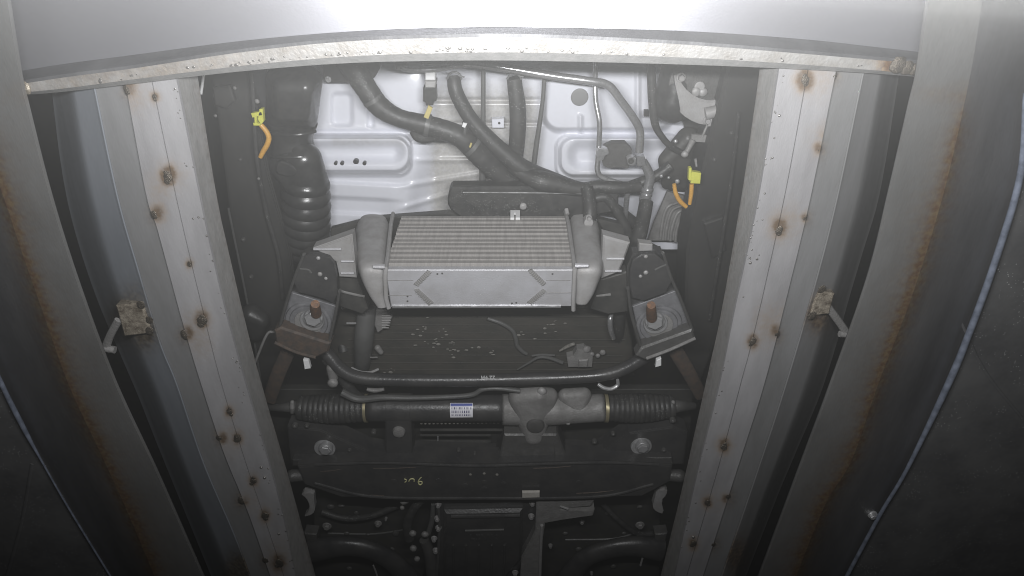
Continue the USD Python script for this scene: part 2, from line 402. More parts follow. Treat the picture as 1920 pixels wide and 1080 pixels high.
# ================================================================ STEEL FRAME OF THE PIT
ZR = .90                                          # underside of the guide rails
def rail(side):
    left = side == 'left'
    if left:
        t = thing('guide_rail', 'welded steel rail with bluish grey channel along the left edge of the opening', 'steel rail', Z(430, 600, ZR), )
        gap = [(90, 110), (123, 360), (177, 547), (250, 720), (303, 853), (400, 1090)]
        ridge = [(168, 110), (220, 360), (260, 503), (302, 643), (333, 720), (383, 867), (440, 1000), (474, 1090)]
        out = [(228, 110), (274, 360), (297, 433), (340, 593), (378, 720), (420, 847), (467, 963), (511, 1090)]
        seam = [(276, 110), (329, 365), (377, 570), (413, 713), (458, 860), (500, 985), (535, 1090)]
        inn = [(323, 110), (372, 360), (413, 547), (458, 713), (520, 927), (556, 1090)]
        edge = [(362, 110), (402, 360), (437, 520), (482, 700), (540, 900), (592, 1090)]
        spots = [(290, 182, 13, .95), (315, 330, 22, 1.2), (295, 400, 20, 1.0), (300, 360, 16, .5), (355, 495, 10, 1), (378, 600, 20, 1.1), (352, 625, 18, 1.), (372, 645, 20, .5), (430, 772, 13, 1), (445, 822, 15, 1), (418, 822, 14, 1), (475, 902, 13, 1), (460, 940, 13, .8), (497, 967, 15, 1), (522, 1055, 22, 1), (240, 165, 26, .9), (300, 350, 34, .5), (330, 330, 30, .45), (375, 640, 34, .5), (360, 610, 34, .45), (252, 180, 36, .5), (430, 825, 30, .5), (520, 1040, 34, .5), (470, 940, 26, .4)]
        welds = [(290, 182, 7, .3), (315, 332, 12, 1), (355, 495, 6, .3), (379, 601, 14, .9), (430, 772, 8, .7), (445, 822, 10, .7), (475, 902, 9, .5), (497, 967, 10, .5), (524, 1056, 11, .5)]
        ewelds = [(240, 168, 11, 1.8), (290, 402, 11, 1.7), (347, 628, 10, 1.6), (412, 820, 9, 1.3), (453, 938, 9, 1.5), (499, 1050, 9, 1.4)]
        blue = 'steel_blue'
        scorch = [(240, 600, 46, .95), (250, 560, 30, .6), (270, 625, 34, .9), (450, 1070, 40, .9)]
    else:
        t = thing('guide_rail', 'welded steel rail with plain grey channel along the right edge of the opening', 'steel rail', Z(1400, 600, ZR))
        gap = [(1690, 110), (1650, 360), (1603, 520), (1545, 720), (1470, 900), (1395, 1090)]
        ridge = [(1622, 110), (1570, 360), (1530, 520), (1472, 720), (1413, 900), (1348, 1090)]
        out = [(1571, 110), (1521, 360), (1480, 533), (1432, 720), (1377, 893), (1314, 1090)]
        seam = [(1519, 110), (1473, 360), (1417, 613), (1389, 720), (1349, 870), (1285, 1090)]
        inn = [(1464, 110), (1425, 360), (1380, 573), (1350, 720), (1310, 880), (1263, 1090)]
        edge = [(1430, 110), (1394, 360), (1353, 593), (1325, 720), (1280, 920), (1238, 1090)]
        spots = [(1510, 150, 24, 1.2), (1545, 150, 26, .5), (1550, 255, 20, .7), (1535, 278, 14, 1), (1462, 425, 24, 1), (1485, 410, 20, .5), (1508, 408, 12, .9), (1455, 620, 18, .9), (1435, 600, 24, .45), (1412, 640, 16, 1.1), (1358, 835, 18, 1), (1327, 942, 14, 1), (1360, 935, 12, .9), (1300, 1020, 14, 1), (1535, 150, 38, .5), (1545, 262, 34, .5), (1480, 415, 34, .5), (1440, 610, 40, .55), (1465, 590, 26, .45), (1340, 940, 26, .4)]
        welds = [(1510, 150, 11, 1), (1461, 432, 10, .8), (1411, 641, 9, .9), (1357, 838, 9, .6), (1326, 942, 8, .6), (1300, 1020, 8, .6)]
        ewelds = [(1562, 143, 9, 1.7), (1534, 279, 9, 1.5), (1507, 408, 9, 1.6), (1455, 627, 9, 1.6), (1364, 930, 8, 1.5), (1336, 1020, 7, 1.2)]
        blue = 'steel_side'
        scorch = [(1535, 590, 36, .9), (1545, 560, 24, .6), (1380, 1040, 40, .8)]
    def st_strip(u, v, p):
        n = fn(3, 60)(p)
        return 1.15 * bumpdist(u, v, spots)
    def st_flange(u, v, p):
        return .3 * (fn(5, 90)(p) > .2) + .45 * np.exp(-linedist(u, v, edge) / 6)
    def st_blue(u, v, p):
        return 1.3 * bumpdist(u, v, scorch)
    g = 2.2 if left else -2.2
    sl = lambda ln, d: [(x + d, y) for x, y in ln]
    m, s = sheet([(sl(out, -1 if left else 1), ZR), (sl(seam, -.9 if left else .9), ZR)], 170, 12, .006, stain=st_strip, bump=.0004); part(t, 'flat_bar', m, 'steel_strip', 'outer flat bar with brown weld burns', stain=s)
    m, s = sheet([(sl(seam, .9 if left else -.9), ZR + .0006), (inn, ZR)], 170, 12, .006, stain=st_strip, bump=.0004); part(t, 'flat_bar', m, 'steel_strip', 'inner flat bar with brown weld burns', stain=s)
    m, s = sheet([(inn, ZR + .001), (edge, ZR + .055)], 150, 8, .005, stain=st_flange, bump=.0012); part(t, 'inner_flange', m, 'steel_flange', 'rough upturned edge', stain=s)
    m, s = sheet([(sl(out, 2 * g), ZR + .0065), (ridge, ZR + .0065)], 120, 8, .005, stain=lambda u, v, p: 1.0 * bumpdist(u, v, [(x, y, 20, .8) for x, y, *_ in ewelds])); part(t, 'channel_flange', m, 'steel_side', stain=s)
    rr = sl(ridge, -3 if left else 3); r2 = sl(ridge, -7 if left else 7)
    gin = [(.55 * a[0] + .45 * b[0], a[1]) for a, b in zip(resample(gap, 12), resample(ridge, 12))]
    m, s = sheet([(ridge, ZR + .0065), (rr, ZR + .0045), (r2, ZR + .007), (gin, ZR + .024), (resample(gap, 12), ZR + .11)], 130, 5, .005, stain=st_blue); part(t, 'channel_web', m, blue, 'rounded outer face of the channel', smooth=True, stain=s)
    for i, (u, v, r, h) in enumerate(welds):
        part(t, 'weld', join(bead(u, v, ZR, r * .58, .2 + .1 * h, i + (0 if left else 40), 1.1 + .5 * ((i * 7) % 3) / 2, .2 * ((i * 5) % 4)), bead(u + rng.uniform(-.4, .4) * r, v + r * rng.uniform(.35, .8), ZR, r * .4, .3, i + 11), bead(u + rng.uniform(-.3, .3) * r, v - r * rng.uniform(.2, .7), ZR, r * .34, .35, i + 23)), 'weld_metal', smooth=True)
    for i, (u, v, r, e) in enumerate(ewelds):
        part(t, 'weld', bead(u, v, ZR + .002, r * .62, .4, i + 70 + (0 if left else 40), e), 'weld_metal', smooth=True)
    # spatter along the inner edge
    bs = []
    q = resample(inn, 400)
    for i in range(46):
        k = rng.integers(3, 397); d = rng.normal(0, 1)
        du = -abs(d) * 7 if left else abs(d) * 7
        bs.append(bead(q[k, 0] + du, q[k, 1], ZR, rng.uniform(.7, 1.7), .5, i))
    for i in range(6):
        k = rng.integers(3, 397)
        bs.append(bead(q[k, 0] + (-3 if left else 3) * rng.uniform(0, 8), q[k, 1], ZR, rng.uniform(1.6, 2.6), .8, i))
    part(t, 'weld_spatter', join(*bs), 'spatter', smooth=True, kind='stuff')
    # hinge lug welded on the channel
    zl = ZR + .004
    if left:
        part(t, 'lug_block', plate([(216, 574), (266, 568), (284, 626), (232, 632)], zl - .001, .02, .003), 'weld_pale', 'pale welded lug', smooth=30)
        part(t, 'lug_arm', join(tube([(222, 600, zl + .004, 7), (206, 630, zl + .014, 7), (197, 655, zl + .02, 8)], n=10, flat=.6), tube([(190, 652, zl + .018, 7), (216, 656, zl + .018, 7)], n=12)), 'cast_grey', 'bent arm of the lug')
        for i, (u, v, r) in enumerate([(264, 572, 9), (280, 600, 8), (280, 620, 9)]):
            part(t, 'weld', bead(u, v, zl - .002, r * .7, .16, 200 + i, 1.3, .5), 'weld_metal', smooth=True)
    else:
        part(t, 'lug_block', plate([(1536, 545), (1566, 552), (1556, 590), (1518, 594), (1524, 570)], zl + .001, .02, .003, 0), 'weld_pale', 'welded lug', smooth=30)
        part(t, 'lug_arm', join(tube([(1552, 575, zl + .006, 7), (1572, 602, zl + .016, 7), (1586, 622, zl + .022, 7)], n=10, flat=.6), tube([(1574, 626, zl + .02, 6), (1592, 628, zl + .02, 6)], n=12)), 'cast_grey', 'bent arm of the lug')
        for i, (u, v, r) in enumerate([(1541, 542, 8), (1522, 592, 9)]):
            part(t, 'weld', bead(u, v, zl - .002, r * .7, .16, 230 + i, 1.3, .5), 'weld_metal', smooth=True)
    return t
rail('left'); rail('right')

# ---- the cross beam overhead
t = thing('cross_girder', 'bright steel cross beam with a rusty flange over the top of the opening', 'steel beam', Z(900, 60, .88))
bot = [(15, 137), (120, 120), (250, 103), (450, 77), (640, 60), (820, 52), (1000, 51), (1280, 58), (1500, 73), (1640, 88), (1745, 100)]
bot2 = [(15, 155), (120, 139), (250, 122), (450, 92), (640, 72), (820, 65), (1000, 64), (1280, 77), (1500, 94), (1640, 106), (1745, 115)]
lip = [(15, 176), (120, 166), (250, 149), (450, 124), (640, 107), (820, 100), (1000, 99), (1280, 108), (1500, 121), (1640, 132), (1745, 140)]
lipb = [(15, 180), (120, 172), (250, 157), (450, 134), (640, 119), (820, 114), (1000, 114), (1280, 121), (1500, 130), (1640, 138), (1745, 146)]
topv = [(15, -70), (250, -70), (640, -70), (1000, -70), (1280, -70), (1500, -70), (1745, -70)]
def st_web(u, v, p):
    n = fn(11, 55)(p); n2 = fn(19, 190)(p)
    return np.zeros_like(u)
    cl = np.exp(-(((u - 1590) / 110) ** 2 + ((v - 30) / 45) ** 2)) + .7 * np.exp(-(((u - 1640) / 30) ** 2 + ((v - 0) / 30) ** 2)) + .6 * np.exp(-(((u - 1505) / 14) ** 2 + ((v - 65) / 12) ** 2))
    return np.clip((fn(19, 420)(p) - .36) * 6, 0, 1) * np.clip(cl * 1.1, 0, 1) * .9 + .12 * cl * np.clip(n, 0, 1)
m, s = sheet([(topv, .903), (bot, .900)], 420, 70, .006, off=(0, 0, 1), stain=st_web); part(t, 'web', m, 'steel_web', 'bright wide face', stain=s)
pits = []
for i in range(170):
    u, v = (rng.normal(1600, 65), rng.normal(28, 24)) if i < 120 else ((rng.normal(1645, 9), rng.normal(2, 12)) if i < 140 else ((rng.normal(1503, 7), rng.normal(64, 4)) if i < 152 else (rng.uniform(60, 1700), rng.uniform(0, 60))))
    lim = np.interp(u, [q[0] for q in bot], [q[1] for q in bot]) - 5
    if v < lim: pits.append(bead(u, v, .9022, abs(rng.normal(0, 1.3)) + .7, .12, i, rng.uniform(.6, 1.5)))
part(t, 'rust_pit', join(*pits), 'rusty_bolt', smooth=True, kind='stuff')
scr = []
for (u, v, du, dv) in ((452, 8, 18, 38), (350, 30, 20, 40), (530, 5, 16, 30), (356, 42, 12, 28), (570, 2, 5, 9), (700, 20, 8, 14)):
    scr.append(tube([(u, v, .902, .45), (u + du * .5, v + dv * .45, .902, .6), (u + du, v + dv, .902, .35)], n=5))
part(t, 'scratch', join(*scr), 'aluminium_pipe', kind='stuff')
m, s = sheet([(bot, .9005), (bot2, .876)], 120, 6, .004, off=(0, 1, 0)); part(t, 'bend', m, 'steel_dark', 'dark step below the bright face')
def st_lip(u, v, p):
    a = np.exp(-((u - 1695) / 45) ** 2) * 1.3 + .12 + .22 * np.exp(-((u - 240) / 330) ** 2) - .12 * np.exp(-((u - 1000) / 350) ** 2)
    return a * np.clip(.5 + 1.4 * fn(31, 45)(p), 0, 1.2)
m, s = sheet([(bot2, .876), (lip, .878)], 420, 8, .004, stain=st_lip, bump=.0012); part(t, 'flange', m, 'steel_lip', 'rusty flange with weld spatter', stain=s)
m, s = sheet([(lip, .879), (lipb, .889)], 200, 4, .003); part(t, 'flange_edge', m, 'steel_flange', stain=s)
bs = []
q = resample(lip, 600)
for i in range(90):
    k = int(np.clip(rng.normal(260, 120), 60, 560)); bs.append(bead(q[k, 0], q[k, 1] - rng.uniform(2, 10), .877, rng.uniform(.9, 2.9), .35, i, rng.uniform(.5, 1.0)))
part(t, 'weld_spatter', join(*bs), 'spatter', smooth=True, kind='stuff')
part(t, 'weld', bead(47, 164, .877, 9, .5, 3, 1.3), 'weld_pale', smooth=True)
for i, (u, v, r) in enumerate([(1684, 122, 14), (1700, 127, 12), (1714, 130, 10)]): part(t, 'weld', bead(u, v, .877, r, .4, 9 + i), 'weld_metal', 'rusty weld at the beam end', smooth=True)

# ---- outer beams
ZO = .80
def outer(side):
    left = side == 'left'
    if left:
        t = thing('outer_girder', 'thick steel beam with a rust-edged face on the left of the pit', 'steel beam', Z(120, 600, ZO))
        a = [(10, -20), (37, 147), (47, 190), (92, 365), (143, 527), (213, 715), (293, 887), (385, 1095)]
        b = [(-75, -20), (-60, 147), (-40, 240), (5, 365), (40, 470), (75, 570), (128, 720), (187, 847), (233, 947), (296, 1095)]
        c = [(-120, -20), (-105, 240), (-90, 460), (-40, 620), (3, 720), (43, 800), (80, 868), (133, 960), (216, 1095)]
    else:
        t = thing('outer_girder', 'thick steel beam with a rust-edged face on the right of the pit', 'steel beam', Z(1700, 600, ZO))
        a = [(1744, -20), (1723, 130), (1707, 200), (1670, 360), (1630, 520), (1560, 720), (1493, 900), (1420, 1095)]
        b = [(1845, -20), (1827, 100), (1810, 187), (1770, 360), (1713, 547), (1647, 720), (1597, 863), (1547, 947), (1487, 1095)]
        c = [(2020, -20), (1925, 175), (1913, 330), (1866, 490), (1819, 620), (1778, 720), (1700, 881), (1649, 967), (1580, 1095)]
    z1 = lambda u, v: Z(u, v, ZO)
    def st(u, v, p):
        d = linedist(u, v, b)
        w_ = 10 + 16 * np.clip(.5 + fn(12, 7)(p), 0, 1)
        r = 1.1 * np.exp(-d / w_) * np.clip(.55 + 1.1 * fn(2, 12)(p), 0, 1) + .4 * np.exp(-d / 90) * np.clip(.3 + 1.2 * fn(9, 16)(p), 0, 1)
        r = r * np.clip((v - 120) / 140, .12, 1)
        r += .4 * np.exp(-(((u - (60 if left else 1760)) / 60) ** 2 + ((v - (175 if left else 175)) / 22) ** 2))
        return r
    m, s = sheet([(a, ZO), (b, ZO)], 200, 24, .006, stain=st, bump=.0004); part(t, 'face', m, 'steel_beam', 'grey inner face', stain=s)
    def st2(u, v, p):
        d = linedist(u, v, b)
        return (1.1 * np.exp(-d / 22) * np.clip(.7 + .8 * fn(4, 14)(p), 0, 1) + .25 * np.exp(-d / 60) * (fn(6, 40)(p) > .1)) * np.clip((v - 120) / 140, .1, 1)
    m, s = sheet([(b, ZO), (c, ZO + .05)], 200, 20, .006, stain=st2, bump=.0005); part(t, 'outer_face', m, 'steel_dark', 'dark sloping outer face', stain=s)
    m, s = sheet([(a, ZO + .002), ([(x + (3 if left else -3), y) for x, y in a], ZO + .06)], 120, 3, .004); part(t, 'return_flange', m, 'steel_dark')
    # pale blue edge trim
    tr = c
    zt = ZO + .036
    part(t, 'edge_trim', tube([(u, v, zt, 4.2 + (1.8 if not left else 0) - (2.5 if v > 860 else 0)) for u, v in tr if v > 150], n=12), 'blue_trim', 'pale blue rounded edge strip')
    return t
outer('left'); outer('right')
t = thing('cover_plate', 'black speckled plate beyond the left beam in the lower left corner', 'plate', Z(20, 1000, .84))
part(t, 'panel', plate([(-250, 300), (-90, 460), (3, 722), (43, 802), (80, 870), (133, 962), (230, 1120), (-250, 1140)], .845, .006, .001), 'black_speckled')
part(t, 'fold', tube([(60, 870, .843, 3), (40, 980, .843, 3), (10, 1090, .843, 3)], n=8, flat=.4), 'black_speckled')
t = thing('cover_plate', 'black speckled plate beyond the right beam in the lower right corner', 'plate', Z(1850, 900, .84))
part(t, 'panel', plate([(2150, 120), (1932, 170), (1920, 330), (1871, 490), (1824, 620), (1783, 720), (1705, 881), (1654, 967), (1575, 1120), (2150, 1140)], .845, .006, .001), 'black_speckled')
part(t, 'screw', join(disc(1637, 967, .838, 9, .004), hexhead(1635, 967, .838, 5, .006)), 'zinc', 'bright round screw')
part(t, 'fold', tube([(1800, 600, .843, 2.5), (1850, 700, .843, 2.5), (1930, 800, .843, 2.5)], n=8, flat=.4), 'black_speckled')

# ================================================================ VEHICLE
V = thing('vehicle', 'underside of a white vehicle with silver intercooler, hoses, steering rack and black crossmembers', 'vehicle', (0, .9, 1.15))
ZF = 1.60
# ---- white floor panel: pressed relief
def rbox(u, v, x0, y0, x1, y1, r):
    cx, cy, hx, hy = (x0 + x1) / 2, (y0 + y1) / 2, (x1 - x0) / 2 - r, (y1 - y0) / 2 - r
    dx, dy = np.abs(u - cx) - hx, np.abs(v - cy) - hy
    return np.hypot(np.maximum(dx, 0), np.maximum(dy, 0)) + np.minimum(np.maximum(dx, dy), 0) - r
def sst(d, w): 
    t = np.clip(.5 - d / w, 0, 1); return t * t * (3 - 2 * t)
step = 2.5
us, vs = np.arange(455, 1330, step), np.arange(85, 470, step)
UU, VV = np.meshgrid(us, vs)
h = np.zeros_like(UU)
h += .020 * sst(rbox(UU, VV, 470, 95, 800, 245, 40), 14)                        # upper left bulge
h -= .012 * sst(rbox(UU, VV, 622, 175, 660, 235, 10), 10); h -= .010 * sst(rbox(UU, VV, 690, 160, 700, 240, 4), 8)
h += .016 * sst(np.hypot((UU - 755) / 1.1, VV - 175) - 48, 60)
h += .022 * sst(rbox(UU, VV, 520, 258, 768, 322, 28), 6) - .026 * sst(rbox(UU, VV, 520, 270, 752, 300, 16), 24)   # left pad
h += .014 * sst(rbox(UU, VV, 470, 251, 772, 330, 26), 4)
for k, yv in enumerate((345, 374, 402, 430)):
    h += .010 * sst(-(VV - yv) + .05 * (UU - 700), 9) * sst(UU - 760 + 22 * k, 60) * (-1 if k % 2 else 1)
h += .03 * sst(UU - (812 - .25 * (VV - 260)), 50) * sst(-(VV - 250), 40)
for (x0, y0, x1, y1) in ((800, 300, 905, 300), (780, 345, 905, 325), (770, 385, 850, 362)):
    d = np.abs(VV - (y0 + (y1 - y0) * (UU - x0) / (x1 - x0 + 1e-9))) ; h += .006 * sst(d - 4, 10) * sst(-(UU - x0 + 20), 40) * sst(UU - x1 - 10, 20)
h += .030 * sst(rbox(UU, VV, 1020, 130, 1260, 245, 30), 12)                     # right bulge
h += .010 * sst(rbox(UU, VV, 1085, 215, 1092, 250, 3), 6) + .012 * sst(rbox(UU, VV, 1192, 130, 1200, 240, 4), 8)
h += .022 * sst(rbox(UU, VV, 1050, 258, 1260, 330, 26), 6) - .026 * sst(rbox(UU, VV, 1072, 272, 1260, 312, 18), 24)
h += .012 * sst(rbox(UU, VV, 1042, 252, 1280, 338, 26), 4)
h -= .012 * sst(np.abs(VV - 188) - 3, 8) * sst(rbox(UU, VV, 800, 100, 1015, 300, 10), 20)
h -= .008 * sst(np.abs(VV - 231) - 2, 6) * sst(rbox(UU, VV, 800, 100, 1015, 300, 10), 20)
zz = ZF - h
d0 = (UU - 960) / F; d1 = (540 - VV) / F
D = np.stack([d0, C - S * d1, S + C * d1], -1)
PP = D * (zz / D[..., 2])[..., None]
nr, nc = UU.shape
I = np.arange(nr * nc).reshape(nr, nc)
a, b, c, d = I[:-1, :-1].ravel(), I[1:, :-1].ravel(), I[1:, 1:].ravel(), I[:-1, 1:].ravel()
fl = trimesh.Trimesh(PP.reshape(-1, 3), np.vstack([np.c_[a, b, c], np.c_[a, c, d]]), process=False)
if fl.face_normals[:, 2].mean() > 0: fl.invert()
pw = PP.reshape(-1, 3)
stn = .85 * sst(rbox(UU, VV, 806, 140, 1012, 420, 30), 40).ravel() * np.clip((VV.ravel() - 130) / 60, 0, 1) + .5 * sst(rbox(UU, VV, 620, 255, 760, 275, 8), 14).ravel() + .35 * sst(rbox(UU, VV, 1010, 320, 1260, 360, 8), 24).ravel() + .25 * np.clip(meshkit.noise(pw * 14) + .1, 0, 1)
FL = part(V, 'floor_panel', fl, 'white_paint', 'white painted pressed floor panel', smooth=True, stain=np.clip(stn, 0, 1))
def panel_z(u, v):
    return float(zz[int(round((v - 85) / step)), int(round((u - 455) / step))])
for (u, v, r) in ((629, 307, 3.3), (641, 307, 3.6), (667, 304, 5.2), (683, 307, 3.6), (1087, 183, 17)):
    zq = panel_z(u, v) - .003
    part(FL, 'hole' if r < 10 else 'grommet', disc(u, v, zq, r, .010), 'black_plastic' if r < 10 else 'grommet_grey', None if r < 10 else 'round grey rubber plug')
nb = part(V, 'clip_bracket', plate([(922, 224), (945, 223), (945, 240), (923, 240)], ZF - .05, .02, .001), 'white_paint', 'small white bracket with a hole', stain=None)
part(nb, 'hole', disc(936, 231, ZF - .0512, 2.4, .002), 'black_plastic')
# ---- dark body behind everything
part(V, 'engine_bay', plate([(340, 90), (1470, 90), (1470, 640), (1290, 1110), (540, 1110), (330, 500)], 1.78, .01, 0), 'dusty_dark', 'dark underside of the body')
part(V, 'wheel_liner', plate([(330, 100), (488, 100), (505, 240), (530, 330), (545, 470), (530, 640), (480, 760), (420, 640), (360, 300)], 1.56, .01, .002), 'frame_black', 'dark liner on the left')
part(V, 'wheel_liner', plate([(1262, 100), (1470, 100), (1420, 420), (1370, 640), (1310, 760), (1290, 640), (1292, 430), (1285, 250)], 1.56, .01, .002), 'frame_black', 'dark liner on the right')
part(V, 'frame_rail', plate([(392, 100), (462, 100), (505, 330), (545, 470), (560, 600), (520, 760), (490, 740), (470, 600), (430, 400)], 1.38, .10, .006), 'frame_black', 'black frame rail on the left')
part(V, 'frame_rail', plate([(1372, 100), (1432, 100), (1415, 240), (1392, 400), (1345, 640), (1305, 740), (1280, 700), (1288, 470), (1312, 340)], 1.38, .10, .006), 'frame_black', 'black frame rail on the right')

# ---- air duct on the left
zc = 1.36
box = loft([[(497 + 9 * k, 165, zc + .10), (500 + 9 * k, 142, zc + .10), (520, 126 + 6 * k, zc + .10), (575, 124 + 6 * k, zc + .10), (598 - 8 * k, 138, zc + .10), (607 - 9 * k, 180, zc + .10), (600 - 6 * k, 222, zc + .10), (592 - 4 * k, 243, zc + .10), (515, 245, zc + .10), (503 + 5 * k, 232, zc + .10)] if k == 0 else
            [(497 + 7 * k, 165, zc + .10 - .035 * k), (501 + 7 * k, 143, zc + .10 - .035 * k), (521 + 3 * k, 126 + 5 * k, zc + .10 - .035 * k), (575 - 3 * k, 125 + 5 * k, zc + .10 - .035 * k), (597 - 6 * k, 139 + 2 * k, zc + .10 - .035 * k), (606 - 7 * k, 180, zc + .10 - .035 * k), (599 - 5 * k, 220 - 2 * k, zc + .10 - .035 * k), (591 - 4 * k, 241 - 4 * k, zc + .10 - .035 * k), (516 + 3 * k, 243 - 4 * k, zc + .10 - .035 * k), (504 + 4 * k, 231 - 2 * k, zc + .10 - .035 * k)] for k in (0, 1, 2, 2.6)])
bx = trimesh.Trimesh(np.vstack([hull((520, 150, zc + .05, 22), (578, 150, zc + .05, 26), (520, 222, zc + .06, 20), (575, 222, zc + .06, 20)).vertices, hull((530, 165, zc, 16), (572, 165, zc, 18), (530, 212, zc + .02, 14), (570, 212, zc + .02, 14)).vertices])).convex_hull
AD = part(V, 'air_duct', bx, 'black_plastic', 'black plastic air duct with bellows', smooth=50)
part(AD, 'neck', tube([(548, 228, zc + .07, 46), (548, 256, zc + .075, 38), (550, 285, zc + .075, 42), (552, 300, zc + .065, 44)], n=26), 'black_plastic')
for v in (249, 291): part(AD, 'rib', tube([(505, v, zc + .045, 3), (530, v + 4, zc + .018, 3), (565, v + 3, zc + .018, 3), (592, v - 3, zc + .045, 3)], n=8), 'black_plastic')
part(AD, 'elbow', hull((520, 305, zc + .06, 22), (570, 300, zc + .05, 34), (575, 340, zc + .06, 40), (535, 322, zc + .05, 22)), 'black_plastic', smooth=50)
part(AD, 'bracket', plate([(520, 300), (548, 310), (560, 322), (546, 334), (514, 326)], zc + .01, .02, .003, 1), 'black_plastic')
part(AD, 'bellows', tube([(574, 335, zc + .06, 42), (574, 380, zc + .06, 44), (572, 425, zc + .07, 44), (568, 468, zc + .09, 40)], n=30, ring=(8, .09)), 'black_plastic', 'ribbed bellows')
part(AD, 'outlet', tube([(570, 455, zc + .085, 38), (585, 475, zc + .10, 30), (610, 470, zc + .12, 24)], n=24), 'black_plastic')

# ---- yellow connectors
def connector(pts_body, pts_wire, z, lab):
    k = part(V, 'connector', join(*[plate(p, z, .012, .001) for p in pts_body]), 'yellow_plastic', lab)
    for w in pts_wire: part(k, 'sleeve', tube([(u, v, z + .006, r) for u, v, r in w], n=12), 'orange_sleeve')
    return k
connector([[(470, 213), (490, 209), (493, 216), (473, 221)], [(486, 205), (492, 204), (494, 228), (489, 234), (483, 224)], [(474, 231), (488, 232), (488, 236), (475, 236)], [(476, 218), (481, 218), (481, 232), (477, 232)]],
          [[(489, 234, 4.6), (499, 246, 5), (504, 258, 5), (501, 271, 5), (494, 283, 4.8), (488, 295, 4)]], 1.33, 'small yellow connector with one orange sleeve')
connector([[(1298, 322), (1315, 325), (1313, 345), (1295, 344)], [(1292, 316), (1297, 315), (1298, 340), (1291, 338)]],
          [[(1264, 345, 3.6), (1267, 362, 4.2), (1275, 377, 4.4), (1287, 388, 3.8)], [(1297, 345, 4.2), (1296, 362, 4.2), (1293, 383, 3.4)]], 1.33, 'square yellow connector with two orange sleeves')

# ---- harness, hoses, pipes
hb = part(V, 'mount_bracket', plate([(604, 112), (715, 112), (712, 128), (702, 146), (690, 154), (612, 156), (605, 146)], 1.47, .03, .003), 'black_plastic', 'black bracket at the top')
part(hb, 'bolt', hexhead(615, 149, 1.468, 4, .005), 'zinc')
HN = part(V, 'harness', tube([(650, 108, 1.46, 24), (668, 135, 1.46, 23), (686, 165, 1.46, 21), (712, 200, 1.46, 20), (748, 221, 1.46, 17), (790, 232, 1.46, 18), (830, 243, 1.46, 19), (865, 258, 1.46, 20), (892, 285, 1.47, 20), (925, 315, 1.48, 20), (965, 345, 1.49, 18)], n=16, wob=.02), 'black_rubber', 'thick black cable harness')
for u, v, uu, vv in ((798, 234, 806, 236), (884, 272, 890, 277), (698, 184, 702, 190)): part(HN, 'tape_band', tube([(u, v, 1.46, 21), (uu, vv, 1.46, 21)], n=18, per=3), 'hose_grey')
part(HN, 'branch', tube([(775, 245, 1.47, 9), (785, 258, 1.47, 9), (808, 258, 1.47, 9), (835, 250, 1.46, 9)], n=10), 'black_rubber')
part(HN, 'branch', tube([(868, 262, 1.45, 8), (872, 242, 1.45, 6), (870, 228, 1.45, 4)], n=10), 'black_rubber')
part(HN, 'tape', plate([(868, 230), (876, 232), (872, 240), (866, 238)], 1.44, .004, .0005), 'white_plastic')
part(HN, 'tie', tube([(884, 268, 1.435, 2), (881, 276, 1.435, 2)], n=6), 'yellow_tape')
SN = part(V, 'sensor', plate([(793, 165), (817, 164), (818, 190), (813, 192), (812, 198), (799, 199), (797, 192), (793, 191)], 1.46, .03, .003), 'black_plastic', 'sensor with white plug')
part(SN, 'plug', plate([(797, 135), (816, 135), (816, 151), (797, 151)], 1.452, .03, .002), 'white_plastic')
part(SN, 'collar', plate([(796, 152), (818, 152), (816, 165), (797, 165)], 1.458, .03, .002), 'aluminium_dusty')
part(SN, 'tape', plate([(803, 198), (811, 203), (803, 224), (794, 220)], 1.445, .008, .001), 'yellow_tape')
HH = part(V, 'heater_hose', tube([(851, 144, 1.47, 13), (853, 165, 1.46, 13.5), (862, 188, 1.46, 14), (882, 222, 1.46, 14), (910, 254, 1.46, 15), (945, 287, 1.46, 16), (985, 318, 1.46, 17), (1040, 340, 1.47, 16), (1090, 360, 1.48, 15), (1150, 392, 1.49, 13), (1190, 420, 1.5, 12)], n=18), 'black_rubber', 'long black hose running diagonally')
part(HH, 'clamp', join(tube([(838, 148, 1.452, 2.2), (844, 138, 1.442, 2.2), (853, 135, 1.44, 2.2), (862, 140, 1.442, 2.2), (865, 148, 1.452, 2.2)], n=8), tube([(860, 142, 1.44, 1.6), (871, 145, 1.44, 1.6)], n=6)), 'aluminium_pipe')
HH = part(V, 'heater_hose', tube([(964, 146, 1.47, 14), (966, 165, 1.47, 14.5), (970, 195, 1.47, 15.5), (971, 235, 1.47, 15.5), (968, 280, 1.48, 15), (964, 320, 1.49, 15), (980, 350, 1.5, 15)], n=18), 'black_rubber', 'black hose hanging straight down')
part(HH, 'clamp', join(tube([(951, 148, 1.452, 2.2), (957, 140, 1.446, 2.2), (966, 138, 1.444, 2.2), (974, 141, 1.446, 2.2), (977, 148, 1.452, 2.2)], n=8), tube([(972, 142, 1.445, 1.6), (982, 144, 1.445, 1.6)], n=6)), 'aluminium_pipe')
part(V, 'rod', tube([(906, 112, 1.50, 4.6), (906, 200, 1.50, 4.6), (905, 290, 1.50, 6), (903, 392, 1.50, 6)], n=10), 'hose_grey', 'thin grey pipe running straight down')
part(V, 'rod', tube([(1021, 140, 1.50, 4), (1018, 185, 1.50, 4), (1012, 230, 1.50, 4.5), (1006, 270, 1.50, 5), (1000, 318, 1.50, 5)], n=10), 'hose_grey', 'thin grey pipe, slightly bent')
